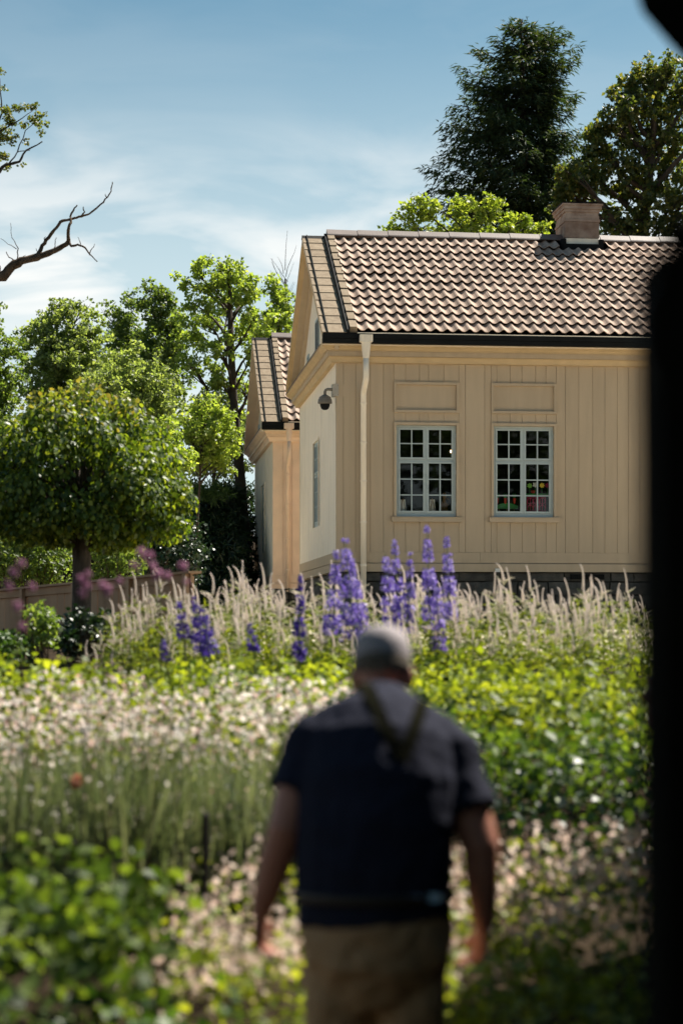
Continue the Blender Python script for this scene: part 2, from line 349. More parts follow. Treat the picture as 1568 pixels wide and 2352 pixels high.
grid('bounce_strip', -1.2, 14, 22, 33.5, 40, 30, hgt, 'bounce_gravel', dz=0.055, jit=0.0)  # unseen strip, added to throw warm sun back at the shaded front

# ------------------------------------------------------------------ pavilion builder
TH = math.atan(493 / F)
def sweep3(b, prof, L, V, end=True):
    """cornice profile (projection, z) run round the left corner: back of gable -> near corner -> right end"""
    st = []
    for p, z in prof: st.append([(-p, V + p, z), (-p, -p, z), (L, -p, z)])
    n = len(prof); vs = [st[i][k] for k in range(3) for i in range(n)]
    fs = [(k * n + i, k * n + i + 1, (k + 1) * n + i + 1, (k + 1) * n + i) for k in range(2) for i in range(n - 1)]
    fs += [tuple(range(n)), tuple(range(3 * n - 1, 2 * n - 1, -1))]
    return b.add(vs, fs)

def tile_mesh(W=.225, Lg=.50, h=.060):
    b = MB(); ts = [0, .08, .18, .32, .48, .64, .78, .90, 1.0, 1.06]
    def z(t): return h * (0.5 + 0.5 * math.cos(2 * math.pi * (t - .02))) ** 1.5
    top = []; bot = []
    for k, (y, lift) in enumerate(((0, .056), (Lg, .0))):
        top += [(t * W, y, z(t) + lift) for t in ts]
    low = [(t * W, .008, z(t) + .056 - .016) for t in ts]; n = len(ts)
    low2 = [(t * W, .12, z(t) + .040 - .016) for t in ts]
    b.add(top + low + low2, [(i, i + 1, n + i + 1, n + i) for i in range(n - 1)] + [(2 * n + i, 2 * n + i + 1, i + 1, i) for i in range(n - 1)]
          + [(3 * n + i, 3 * n + i + 1, 2 * n + i + 1, 2 * n + i) for i in range(n - 1)])
    me = b.mesh('tile', 'tile_clay'); return me
TILE = tile_mesh()

def make_window(parent, M, w, h, name='window', depth=.05):
    """casement window: local x across, -y outwards, z up from the bottom of the frame; M places it"""
    fr = MB(); o = .045
    fr.box(0, w, .0, .09, 0, .075); fr.box(0, w, .0, .09, h - .045, h); fr.box(0, o, .0, .09, .075, h - .045); fr.box(w - o, w, .0, .09, .075, h - .045)
    tz = h * .617; fr.box(o, w - o, .01, .09, tz - .018, tz + .018)
    fr.box(w / 2 - .016, w / 2 + .016, .004, .09, .075, tz - .018); fr.box(w / 2 - .016, w / 2 + .016, .004, .09, tz + .018, h - .045)
    win = fr.build(name, 'window_paint', parent); win.matrix_local = M
    for (x0, x1) in ((o + .003, w / 2 - .018), (w / 2 + .018, w - o - .003)):
        for (z0, z1, rows) in ((.078, tz - .021, 3), (tz + .021, h - .048, 2)):
            s = MB(); e = .038
            s.box(x0, x1, -.012, .03, z0, z0 + e); s.box(x0, x1, -.012, .03, z1 - e, z1)
            s.box(x0, x0 + e, -.012, .03, z0 + e, z1 - e); s.box(x1 - e, x1, -.012, .03, z0 + e, z1 - e)
            xm = (x0 + x1) / 2; s.box(xm - .012, xm + .012, -.008, .026, z0 + e, z1 - e)
            zz = [z0 + e + (z1 - z0 - 2 * e) * k / rows for k in range(rows + 1)]
            for k in range(1, rows):
                s.box(x0 + e, xm - .012, -.007, .025, zz[k] - .011, zz[k] + .011); s.box(xm + .012, x1 - e, -.007, .025, zz[k] - .011, zz[k] + .011)
            s.build('sash', 'window_paint', win)
            for k in range(rows):
                for (a, c) in ((x0 + e, xm - .012), (xm + .012, x1 - e)):
                    g = MB(); q0, q1 = zz[k] + (0 if k == 0 else .011), zz[k + 1] - (0 if k == rows - 1 else .011)
                    g.add([(a, .012, q0), (c, .012, q0), (c, .012, q1), (a, .012, q1)], [(0, 1, 2, 3)]); g.build('pane', 'window_glass', win)
    hb = MB()
    for zz_ in (.25, .9, 1.3, h - .2): hb.box(w - .02, w + .004, -.02, .0, zz_ - .045, zz_ + .045)
    hb.build('hinge', 'window_paint', win)
    return win

def pavilion(name, label, X0, Y0, L, V, z0, zc, ze, zr, fv, edges, wins, panel, paint, gable_lit, ncol, tile_u0, tile_u1, chimney=None, ground=1.3):
    """z0 foot of the boarding, zc underside of the cornice, ze/zr eave and ridge, fv front overhang"""
    B = thing(name, label, 'building', (X0, Y0, 0), TH)
    # stone plinth
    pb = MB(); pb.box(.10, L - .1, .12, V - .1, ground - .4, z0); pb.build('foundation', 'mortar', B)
    z = ground - .1; rr = random.Random(3 if chimney else 5)
    while z < z0 - .03:
        hh = min(rr.uniform(.24, .42), z0 - .004 - z)
        if z0 - z - hh < .12: hh = z0 - .004 - z
        for side in (0, 1):
            u = .03; end = (min(L, 8.0) if side == 0 else V)
            if side == 1: u = .2
            while u < end - .05:
                w_ = min(rr.uniform(.35, 1.05), end - u); g = .012
                s = MB(); pr = rr.uniform(0, .035)
                nx = 3
                pts = []
                for j in range(3):
                    for i in range(nx + 1):
                        uu = u + g + (w_ - 2 * g) * i / nx; zz = z + g + (hh - 2 * g) * j / 2
                        edge = (i in (0, nx)) or (j in (0, 2))
                        uu += rr.uniform(-.012, .012) if i in (0, nx) else 0; zz += rr.uniform(-.012, .008) if j in (0, 2) else 0
                        dpt = .075 - pr - (0 if edge else rr.uniform(.015, .04))
                        pts.append((uu, dpt, zz) if side == 0 else (dpt, uu, zz))
                fcs = [(j * (nx + 1) + i, j * (nx + 1) + i + 1, (j + 1) * (nx + 1) + i + 1, (j + 1) * (nx + 1) + i) for j in range(2) for i in range(nx)]
                back = [((p[0], .14, p[2]) if side == 0 else (.14, p[1], p[2])) for p in pts]
                m_ = len(pts); rim = [0, 1, 2, 3, 7, 11, 10, 9, 8, 4]
                fcs += [(rim[k], rim[(k + 1) % 10], rim[(k + 1) % 10] + m_, rim[k] + m_) for k in range(10)]
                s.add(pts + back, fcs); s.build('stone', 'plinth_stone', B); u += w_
        z += hh
    # skirting boards of the foot
    s = MB(); s.box(-.05, L, -.05, .0, z0, z0 + .155); s.box(-.05, .0, .002, V, z0, z0 + .155)
    s.add([(-.05, -.05, z0 + .155), (L, -.05, z0 + .155), (L, 0, z0 + .175), (0, 0, z0 + .175), (0, V, z0 + .175), (-.05, V, z0 + .155)], [(0, 1, 2, 3), (0, 3, 4, 5)])
    s.build('water_table', paint, B)
    s = MB(); s.box(-.018, 2.9, -.018, .0, z0 + .18, z0 + .385); s.box(2.905, L, -.018, .0, z0 + .18, z0 + .385); s.box(-.018, -.0, .002, V, z0 + .18, z0 + .385)
    s.build('base_board', paint, B)
    # front boarding, board by board
    zb, zt = z0 + .388, zc + .02
    E_ = edges[:]
    while E_[-1] < L - .15: E_.append(E_[-1] + rr.choice([.2, .24, .255, .27]))
    E_[-1] = L
    for a, c in zip(E_[:-1], E_[1:]):
        seg = [(zb, zt)]
        for (wu0, wu1, wz0, wz1) in wins:
            if a < wu1 - .02 and c > wu0 + .02:
                seg = [(zb, wz0), (wz1, panel[0]), (panel[1], zt)] if panel else [(zb, wz0), (wz1, zt)]
        for (q0, q1) in seg:
            pr = rr.uniform(0, .005); g = .0024
            s = MB(); s.add([(a + g, -pr + .004, q0), (a + g + .004, -pr, q0), (c - g - .004, -pr, q0), (c - g, -pr + .004, q0), (c - g, .028, q0), (a + g, .028, q0)] +
                            [(a + g, -pr + .004, q1), (a + g + .004, -pr, q1), (c - g - .004, -pr, q1), (c - g, -pr + .004, q1), (c - g, .028, q1), (a + g, .028, q1)],
                            [(i, (i + 1) % 6, (i + 1) % 6 + 6, i + 6) for i in range(6)] + [(5, 4, 3, 2, 1, 0), (6, 7, 8, 9, 10, 11)])
            s.build('plank', paint, B)
    # wall behind the boards with window holes
    s = MB(); us = 0.03
    for (wu0, wu1, wz0, wz1) in wins:
        s.box(us, wu0 + .05, .03, .16, z0, zc + .3); s.box(wu0 + .05, wu1 - .05, .03, .16, z0, wz0 + .08); s.box(wu0 + .05, wu1 - .05, .03, .16, wz1 - .05, zc + .3); us = wu1 - .05
    s.box(us, L, .03, .16, z0, zc + .3)
    gv0, gv1, gz0, gz1 = V / 2 - .66, V / 2 + .66, z0 + 1.09, z0 + 2.97
    s.box(.03, .16, .162, gv0, z0, zc + .3); s.box(.03, .16, gv0, gv1, z0, gz0); s.box(.03, .16, gv0, gv1, gz1, zc + .3); s.box(.03, .16, gv1, V, z0, zc + .3)
    s.box(.0, L, V, V + .1, z0, zc + .3); s.box(L - .1, L, .162, V, z0, zc + .3)
    s.build('wall', paint, B)
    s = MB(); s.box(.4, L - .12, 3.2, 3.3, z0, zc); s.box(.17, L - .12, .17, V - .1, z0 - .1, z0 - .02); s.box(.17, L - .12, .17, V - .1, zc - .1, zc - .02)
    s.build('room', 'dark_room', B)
    # gable boarding (seen edge-on: boards narrower than the eye can part, one mesh) with its pediment
    s = MB(); v = .034; tanr = (zr - ze) / (V / 2 + fv)
    while v < V - .01:
        v1 = min(v + rr.choice([.17, .2, .23]), V); g = .005; pr = rr.uniform(0, .004)
        zs = [(zb, zc + .02)]
        if v < gv1 - .02 and v1 > gv0 + .02: zs = [(zb, gz0), (gz1, zc + .02)]
        for q0, q1 in zs: s.box(-pr, .028, v + g, v1 - g, q0, q1)
        vm = (v + v1) / 2; top = ze + (min(vm, V - vm) + fv) * tanr - .32
        if top > zc + .45: s.box(.03 - pr, .06, v + g, v1 - g, zc + .3, top)
        v = v1
    s.build('gable_boards', gable_lit, B, kind='stuff')
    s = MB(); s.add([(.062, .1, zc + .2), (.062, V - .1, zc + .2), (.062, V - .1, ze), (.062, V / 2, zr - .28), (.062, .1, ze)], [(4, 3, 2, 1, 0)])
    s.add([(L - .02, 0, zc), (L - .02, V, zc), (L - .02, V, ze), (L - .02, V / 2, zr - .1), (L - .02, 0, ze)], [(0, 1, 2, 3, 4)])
    s.build('pediment', gable_lit, B)
    Mg = Matrix.Translation((.02, gv1 - .05, gz0)) @ Matrix.Rotation(-math.pi / 2, 4, 'Z')
    make_window(B, Mg, gv1 - gv0 - .1, gz1 - gz0)
    s = MB(); s.box(-.025, .0, gv0 - .0, gv0 + .05, gz0, gz1); s.box(-.025, .0, gv1 - .05, gv1, gz0, gz1); s.box(-.025, .0, gv0, gv1, gz1, gz1 + .05)
    s.build('window_trim', gable_lit, B)
    # attic lights
    for (a, c, q0, q1) in ((V / 2 - .5, V / 2 + .35, zc + .52, zc + 1.5), (V / 2 + 1.9, V / 2 + 2.3, zc + .52, zc + 1.0)):
        s = MB(); s.box(.0, .03, a, a + .05, q0, q1); s.box(.0, .03, c - .05, c, q0, q1); s.box(.0, .03, a + .05, c - .05, q1 - .05, q1); s.box(.0, .03, a + .05, c - .05, q0, q0 + .05)
        s.box(.005, .02, (a + c) / 2 - .015, (a + c) / 2 + .015, q0 + .05, q1 - .05)
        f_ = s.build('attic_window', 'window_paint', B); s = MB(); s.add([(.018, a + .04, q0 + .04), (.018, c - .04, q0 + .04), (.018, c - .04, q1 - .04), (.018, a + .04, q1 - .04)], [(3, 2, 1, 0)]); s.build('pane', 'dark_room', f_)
    # cornice
    k = zc
    s = MB(); sweep3(s, [(.0, k), (.10, k), (.105, k + .03), (.12, k + .06), (.15, k + .10), (.15, k + .115), (.0, k + .115)], L, V); s.build('cornice_moulding', 'ochre_trim' if chimney else paint, B)
    s = MB(); sweep3(s, [(.0, k + .118), (.185, k + .118), (.185, k + .20), (.20, k + .205), (.20, k + .215), (.0, k + .215)], L, V); s.build('cornice_fascia', paint, B)
    s = MB(); sweep3(s, [(.0, k + .218), (.215, k + .218), (.22, k + .24), (.26, k + .275), (.30, k + .295), (.315, k + .325), (.315, k + .355), (.0, k + .36)], L, V); s.build('cornice_crown', 'ochre_trim' if chimney else paint, B)
    s = MB(); s.add([(-.32, -.05, k + .362), (-.32, V + .3, k + .362), (.03, V + .3, k + .50), (.03, -.05, k + .50)], [(0, 3, 2, 1)])
    s.add([(-.33, -.05, k + .335), (-.33, V + .3, k + .335), (-.33, V + .3, k + .365), (-.33, -.05, k + .365)], [(3, 2, 1, 0)])
    s.build('gable_flashing', 'ridge_metal', B)
    # roof decks
    al = math.atan2(zr - ze, V / 2 + fv); Ls = math.hypot(zr - ze, V / 2 + fv); ca, sa = math.cos(al), math.sin(al)
    def rp(u, q, n, far=False):
        vv = -fv + q * ca - n * sa; zz = ze + q * sa + n * ca
        return (u, V - vv, zz) if far else (u, vv, zz)
    UL = -.31
    for far in (False, True):
        s = MB(); a_ = [rp(UL + .02, 0, -.05, far), rp(L + .3, 0, -.05, far), rp(L + .3, Ls, -.05, far), rp(UL + .02, Ls, -.05, far)]
        c_ = [rp(UL + .02, 0, -.0, far), rp(L + .3, 0, -.0, far), rp(L + .3, Ls, -.0, far), rp(UL + .02, Ls, -.0, far)]
        s.add(a_ + c_, [(3, 2, 1, 0), (4, 5, 6, 7), (0, 1, 5, 4), (1, 2, 6, 5), (2, 3, 7, 6), (3, 0, 4, 7)]); s.build('roof_deck', 'black_metal', B)
        # raking cornice of the gable: stepped soffit boards
        for (u0, u1, n0, n1, m_) in ((UL, UL + .04, -.14, -.005, paint), (UL + .04, UL + .10, -.20, -.055, paint), (UL + .10, .06, -.24, -.055, paint), (-.06, .028, -.36, -.245, paint)):
            s = MB(); q1 = Ls + (n0 * math.tan(al) if False else 0); vs = []
            for n_, qq in ((n0, 0.0), (n1, 0.0)):
                for u in (u0, u1):
                    vs.append(rp(u, qq, n_, far))
            for n_ in (n0, n1):
                qe = Ls - (-n_) * math.tan(al)
                for u in (u0, u1): vs.append(rp(u, Ls + n_ * math.tan(al) * -1 if False else qe + 0.0, n_, far))
            s.add(vs, [(0, 1, 3, 2), (4, 6, 7, 5), (0, 4, 5, 1), (2, 3, 7, 6), (0, 2, 6, 4), (1, 5, 7, 3)]); s.build('raking_cornice', m_ if chimney is None else ('tan_paint' if u0 > UL + .05 else 'ochre_trim'), B)
    # verge: narrow outer slabs, black seam, broad slabs, black gap
    nr = 13; st = Ls / nr
    for q in range(nr):
        for (u0, u1, m_, nm) in ((UL - .01, UL + .085, 'slab_slate', 'verge_strip'), (UL + .105, UL + .47, 'slab_slate', 'slab')):
            s = MB(); a0, a1 = q * st - (.03 if q == 0 else 0), (q + 1) * st + .02
            vs = [rp(u, y_, n_) for y_, n_ in ((a0, .026), (a1, .012)) for u in (u0, u1)] + [rp(u, a0, .014) for u in (u0, u1)] + [rp(u, a1, .0) for u in (u0, u1)]
            s.add(vs, [(0, 1, 3, 2), (4, 5, 1, 0), (0, 2, 6, 4), (1, 5, 7, 3)]); s.build(nm, m_, B)
    for (u0, u1, n1, nm) in ((UL + .086, UL + .104, .055, 'seam'), (UL + .475, UL + .53, .09, 'seam')):
        s = MB(); vs = [rp(u, y_, n_) for y_ in (-.04, Ls) for u in (u0, u1) for n_ in (0, n1)]
        s.add(vs, [(0, 2, 3, 1), (4, 5, 7, 6), (0, 1, 5, 4), (2, 6, 7, 3), (1, 3, 7, 5)]); s.build(nm, 'black_metal', B)
    ut = UL + .535
    for q in range(nr):
        s = MB(); a0, a1 = q * st + .02, (q + 1) * st + .05
        vs = [rp(u, y_, n_) for y_, n_ in ((a0, .125), (a1, .10)) for u in (ut, ut + .15)] + [rp(ut, a0, .0), rp(ut + .15, a0, .0), rp(ut, a1, 0), rp(ut + .15, a1, 0)]
        s.add(vs, [(0, 1, 3, 2), (4, 5, 1, 0), (4, 0, 2, 6), (1, 5, 7, 3)]); s.build('verge_flashing', 'slab_slate', B)
    # pantiles
    W = .225; nrow = 12; ex = (Ls - .12) / nrow; u0 = ut + .13
    hide = []
    ncols_all = int((L + .2 - u0) / W); rest = MB(); cnt = 0
    rot = Matrix.Rotation(al, 4, 'X')
    tv = [v.co.copy() for v in TILE.vertices]; tf = [tuple(p.vertices) for p in TILE.polygons]
    for r_ in range(nrow):
        for c_ in range(ncols_all):
            u = u0 + c_ * W; q = r_ * ex - .02
            if chimney and r_ == nrow - 1 and chimney[0] - .2 < u < chimney[1] + .02: continue
            jq = rr.uniform(-.008, .008); jn = rr.uniform(0, .006); jr = rr.uniform(-.01, .01)
            if chimney and r_ == 8 and c_ == 3: jr = .05
            M = Matrix.Translation(rp(u + rr.uniform(-.005, .005), q + jq + .02 * mnoise.noise(Vector((u * .8, r_ * .31, 2.0))), .016 + jn + .016 * mnoise.noise(Vector((u * .7, r_ * .5, 8.0))))) @ rot @ Matrix.Rotation(jr, 4, 'Z') @ Matrix.Rotation(rr.uniform(-.012, .012), 4, 'Y')
            if c_ < ncol and cnt < 300 and ut + .1 < tile_u1: link('tile', TILE, B, M); cnt += 1
            else: rest.add([M @ v for v in tv], tf)
    for r_ in range(6):
        pass
    if rest.v: rest.build('tile', 'tile_clay', B, kind='stuff', smooth=False)
    # rear slope: corrugated courses
    s = MB()
    for r_ in range(nrow):
        pts = []; n_ = 0
        uu = [UL + .02 + i * (L + .3 - UL) / 120 for i in range(121)]
        for y_, lf in ((r_ * ex, .05), (r_ * ex + ex + .02, .01)):
            pts += [rp(u, y_, lf + .04 * (0.5 + .5 * math.cos(2 * math.pi * u / W)), True) for u in uu]
        s.add(pts, [(i + 1, i, 121 + i, 121 + i + 1) for i in range(120)])
    s.build('rear_tiles', 'tile_clay', B, kind='stuff')
    # ridge caps
    u = ut - .005; i = 0
    while u < L + .25:
        if chimney and chimney[0] - .1 < u + .33 < chimney[1] + .25 and False: pass
        s = MB(); u1 = min(u + .68, L + .3); e = .004
        pr_ = [(-.19, -.075), (-.17, -.045), (0.0, .085), (.17, -.045), (.19, -.075)]
        l0 = .012 if i % 1 == 0 else 0
        vs = [(u + e, V / 2 + a, zr + .085 + b_ + .012) for a, b_ in pr_] + [(u1 - e, V / 2 + a, zr + .085 + b_) for a, b_ in pr_]
        s.add(vs, [(i_, 5 + i_, 5 + i_ + 1, i_ + 1) for i_ in range(4)] + [(4, 3, 2, 1, 0), (5, 6, 7, 8, 9)])
        s.build('ridge_cap', 'ridge_metal', B); u = u1; i += 1
    s = MB(); s.add([(UL - .01, V / 2 - .12, zr - .05), (ut, V / 2 - .12, zr - .05), (ut, V / 2, zr + .035), (UL - .01, V / 2, zr + .035), (ut, V / 2 + .12, zr - .05), (UL - .01, V / 2 + .12, zr - .05)],
                    [(0, 1, 2, 3), (3, 2, 4, 5)]); s.build('ridge_flashing', 'black_metal', B)
    # gutter and drip strip
    s = MB(); s.box(UL + .0, L + .3, -fv - .03, -fv + .1, ze - .20, ze - .115); s.box(UL + .0, L + .3, -fv - .05, -fv + .1, ze - .11, ze - .015)
    s.build('gutter', 'black_metal', B)
    s = MB(); s.box(UL + .0, L + .3, -.33, -.0, ze - .222, ze - .204); s.box(ut + .15, L + .3, -fv - .045, -fv + .02, ze - .012, ze + .008); s.build('drip_edge', 'cream_and_lit_gable', B)
    if fv: 
        s = MB(); s.box(UL + .02, L + .28, -fv + .1, .03, ze - .20, ze - .06); s.build('eave_soffit', paint, B)
    # downpipe with hopper
    return B, rp, al, Ls, ut

E1 = [0, .147, .394, .687, .95, 1.158, 1.395, 1.679, 1.861, 2.168, 2.473, 2.606, 2.999, 3.127, 3.245, 3.518, 3.761, 4.037, 4.251, 4.46, 4.645, 4.922, 5.209, 5.461, 5.713, 5.947, 6.181]
WZ0, WZ1 = 3.72, 5.69
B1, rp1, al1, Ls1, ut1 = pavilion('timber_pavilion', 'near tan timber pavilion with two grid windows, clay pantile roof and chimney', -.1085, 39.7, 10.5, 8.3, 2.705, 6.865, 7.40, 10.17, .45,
    E1, [(1.158, 2.473, WZ0, WZ1), (3.127, 4.46, WZ0, WZ1)], (5.888, 6.497), 'tan_paint', 'cream_and_lit_gable', 26, 0, 9, chimney=(5.35, 6.36), ground=1.5)
for (a, c) in ((1.158, 2.473), (3.127, 4.46)):
    s = MB(); s.box(a, a + .05, -.05, .03, 3.806, 5.64); s.box(c - .05, c, -.05, .03, 3.806, 5.64); s.box(a, c, -.055, .03, 5.64, 5.69); s.build('window_trim', 'tan_paint', B1)
    s = MB(); s.box(a - .045, c + .05, -.09, .03, 3.70, 3.785); s.add([(a - .05, -.10, 3.787), (c + .055, -.10, 3.787), (c + .055, .03, 3.81), (a - .05, .03, 3.81), (a - .05, -.10, 3.80), (c + .055, -.10, 3.80)], [(4, 5, 2, 3), (0, 1, 5, 4)])
    s.build('window_sill', 'tan_paint', B1)
    make_window(B1, Matrix.Translation((a + .052, .055, 3.81)), c - a - .104, 1.828)
    s = MB(); s.box(a, a + .05, -.045, .02, 5.938, 6.447); s.box(c - .05, c, -.045, .02, 5.938, 6.447); s.box(a, c, -.05, .02, 6.447, 6.497); s.box(a, c, -.05, .02, 5.888, 5.938)
    pn = s.build('blind_panel', 'tan_paint', B1); s = MB(); s.box(a + .05, c - .05, .015, .029, 5.938, 6.447); s.build('panel_board', 'tan_paint', pn)
# ventilation grille and junction box on the foot
s = MB(); s.box(4.75, 5.45, .0, .035, 2.56, 2.66); [s.box(4.78 + k * .045, 4.80 + k * .045, -.01, .0, 2.57, 2.65) for k in range(15)]; s.build('vent_grille', 'black_metal', B1)
s = MB(); s.box(3.20, 3.29, -.11, -.05, 2.70, 2.77); s.build('junction_box', 'card_white', B1)
# chimney
s = MB(); ca0, ca1, cv0, cv1 = 5.50, 6.24, 3.80, 4.75
def chb(b, e, z0, z1): b.box(ca0 - e, ca1 + e, cv0 - e, cv1 + e, z0, z1)
chb(s, .0, 9.6, 10.20); ch = s.build('chimney', 'cream_and_lit_gable', B1)
s = MB(); chb(s, .012, 10.21, 10.56); s.build('chimney_shaft', 'chimney_render', ch)
s = MB(); chb(s, .03, 10.565, 10.62); chb(s, .012, 10.622, 10.70); chb(s, .0, 10.702, 10.78); s.build('chimney_shaft', 'chimney_render', ch)
s = MB(); chb(s, .03, 10.782, 10.84); chb(s, .06, 10.842, 10.92); chb(s, .085, 10.922, 10.96); s.build('chimney_cornice', 'chimney_render', ch)
s = MB(); chb(s, .095, 10.962, 10.985); s.build('chimney_cap', 'black_metal', ch)
s = MB(); s.box(ca0 - .06, ca1 + .06, cv0 - .10, cv0 + .1, 9.72, 10.06); s.box(ca0 - .10, ca0 + .0, cv0 - .08, cv1, 9.9, 10.17); s.box(ca1, ca1 + .10, cv0 - .08, cv1, 9.9, 10.17)
s.build('flashing', 'black_metal', ch)
def downpipe(B, u, zt, zb, v, r=.058, m='cream_and_lit_gable'):
    s = MB(); s.lathe([(.0, .0), (r * 1.7, .0), (r * 1.75, -.14), (r * 1.65, -.15), (r * 1.15, -.42), (r * .9, -.46)], (u, v - .44, zt), 14)
    s.box(u - .125, u + .125, v - .44 - .08, v - .44 + .1, zt - .12, zt + .02); dp = s.build('downpipe', m, B, smooth=False)
    s = MB(); pth = [(u, v - .44, zt - .44), (u, v - .44, zt - .80), (u, v - .40, zt - .86), (u, v - .04, zt - 1.04), (u, v, zt - 1.10), (u, v, zb)]
    s.tube(pth, r, 14); s.build('pipe', m, dp, smooth=True)
    s = MB(); z = zt - 1.3
    while z > zb + .2:
        s.lathe([(r + .001, 0), (r + .007, .005), (r + .007, .035), (r + .001, .04)], (u, v, z), 14)
        if rnd.random() < .5: s.box(u - .03, u + .03, v, v + .12, z - .1, z - .07)
        z -= rnd.uniform(.75, .95)
    s.build('pipe_collar', m, dp)
    return dp
downpipe(B1, .535, 7.33, 2.3, -.12)

B2, rp2, al2, Ls2, ut2 = pavilion('timber_pavilion', 'farther matching pavilion with peach lit side wall, half hidden behind the nearer one', -1.792, 52.0, 5.5, 7.2, 2.56, 6.42, 6.90, 9.62, .40,
    [0, .27, .5, .78, 1.05], [], None, 'peach_bounce', 'cream_and_lit_gable', 3, 0, 9, ground=1.45)
downpipe(B2, .38, 6.83, 2.5, -.12, .05, 'peach_bounce')

# security camera on the corner
SC = thing('security_camera', 'grey dome security camera hanging from a corner bracket', 'security camera', (B1.matrix_basis @ Vector((-.0, .02, 6.2)))[:], TH)
s = MB(); s.box(-.075, .05, -.055, .20, -.0, .24); s.build('mount_box', 'cctv_white', SC)
s = MB(); s.box(.052, .20, -.022, -.008, -.0, .235); s.build('cover_plate', 'tan_paint', SC)
s = MB(); s.tube([(-.06, -.02, .13), (-.17, -.02, .135), (-.205, -.02, .12), (-.22, -.02, .085), (-.222, -.02, .0)], [.03, .028, .028, .028, .032], 10); s.build('bracket_arm', 'cctv_grey', SC, smooth=True)
s = MB(); s.lathe([(.0, .02), (.05, .02), (.075, -.0), (.115, -.02), (.125, -.06), (.135, -.065), (.145, -.13), (.14, -.15), (.10, -.16), (.0, -.16)], (-.222, -.02, 0), 20); s.build('housing', 'cctv_grey', SC)
s = MB(); s.lathe([(.10, -.155), (.095, -.20), (.075, -.25), (.04, -.275), (0, -.28)], (-.222, -.02, 0), 20); s.build('lens_dome', 'black_metal', SC, smooth=True)
s = MB(); [s.ball((-.065 + .1 * i, -.056, .03 + .18 * j), .006, 6, 4) for i in range(2) for j in range(2)]; s.build('screw', 'black_metal', SC)

# things behind the panes (world positions through the pavilion's own frame)
M1 = B1.matrix_basis.copy()
def inside(name, label, cat, u, v, z, group=None): return thing(name, label, cat, (M1 @ Vector((u, v, z)))[:], TH, group)
def on_v(cx, cy, v0):
    """photo crop position (window crop, 2.0907 px per source px) to local u,z on plane v0"""
    x = (1500 + cx / 2.0907) / 1.7009; y = (1430 + cy / 2.0907) / 1.7009
    a = (x - 784) / F; c_, s_ = math.cos(TH), math.sin(TH); X0, Y0 = -.1085, 39.7
    t = (v0 - (X0 * s_) + (Y0 * c_)) / (-a * s_ + c_)
    return (a * t - X0) * c_ + (t - Y0) * s_, ZC + (HOR - y) / F * t
for i, (cx, lab) in enumerate(((154, 'small white card on an easel, far left of the left window'), (393, 'small white card on an easel, middle of the left window'))):
    u, z = on_v(cx, 1185, .2); t = inside('card_stand', lab, 'card stand', u, .2, z, 'cards in the left window')
    s = MB(); s.add([(-.075, 0, .0), (.065, 0, .0), (.05, .03, .235), (-.045, .03, .235), (-.075, .006, .0), (.065, .006, .0), (.05, .036, .235), (-.045, .036, .235)], [(0, 1, 2, 3), (7, 6, 5, 4), (0, 3, 7, 4), (1, 5, 6, 2), (3, 2, 6, 7)]); s.build('card', 'card_white', t)
    s = MB(); s.tube([(-.04, -.03, -.01), (-.01, -.005, .25)], .006, 5); s.tube([(.05, -.03, -.01), (.0, -.005, .25)], .006, 5); s.tube([(.0, .12, -.01), (.0, .03, .25)], .006, 5); s.build('easel_leg', 'brown_clay', t)
u, z = on_v(548, 697, .8); t = inside('wall_lamp', 'small lit lamp glowing in the left window', 'lamp', u, .8, z)
s = MB(); s.ball((0, 0, 0), .028, 8, 6); s.build('bulb', 'lamp_glow', t); s = MB(); s.tube([(0, 0, .02), (0, 0, .12)], .006, 5); s.ball((0, 0, .13), .02, 8, 5); s.build('holder', 'brown_clay', t)
u, z = on_v(492, 1190, .5); t = inside('clay_figure', 'dim brown jug in the lower right of the left window', 'jug', u, .5, z)
s = MB(); s.lathe([(.0, 0), (.06, 0), (.075, .07), (.07, .15), (.04, .22), (.03, .27), (.045, .33), (.03, .38), (0, .40)], (0, 0, 0), 12); s.build('body', 'brown_clay', t, smooth=True)
s = MB(); s.tube([(.03, 0, .27), (.09, 0, .25), (.09, 0, .15), (.07, 0, .12)], .01, 6); s.build('handle', 'brown_clay', t)
for (cx, cy, m_, cn) in ((1187, 977, 'lime_paint', 'lime green'), (1231, 970, 'card_white', 'white'), (1287, 975, 'yellow_paint', 'yellow'), (1333, 975, 'magenta_paint', 'crimson')):
    u, z = on_v(cx, cy, .22); t = inside('paper_flower', '%s paper flower in the right window' % cn, 'paper flower', u, .22, z, 'paper flowers hanging in the right window')
    s = MB(); vs = []
    for yy in (0, .004):
        for k in range(32):
            a = 2 * math.pi * k / 32; r_ = .032 + .024 * abs(math.cos(a * (2.5 if cn == 'white' else 3.5) + .4)); vs.append((r_ * math.cos(a), yy, r_ * math.sin(a)))
    s.add(vs, [tuple(range(32)), tuple(range(63, 31, -1))] + [(k, (k + 1) % 32, 32 + (k + 1) % 32, 32 + k) for k in range(32)]); s.build('petals', m_, t)
    s = MB(); s.tube([(0, .006, -.05), (0, .006, -.16)], .004, 5); s.build('stem', 'green_paint', t)
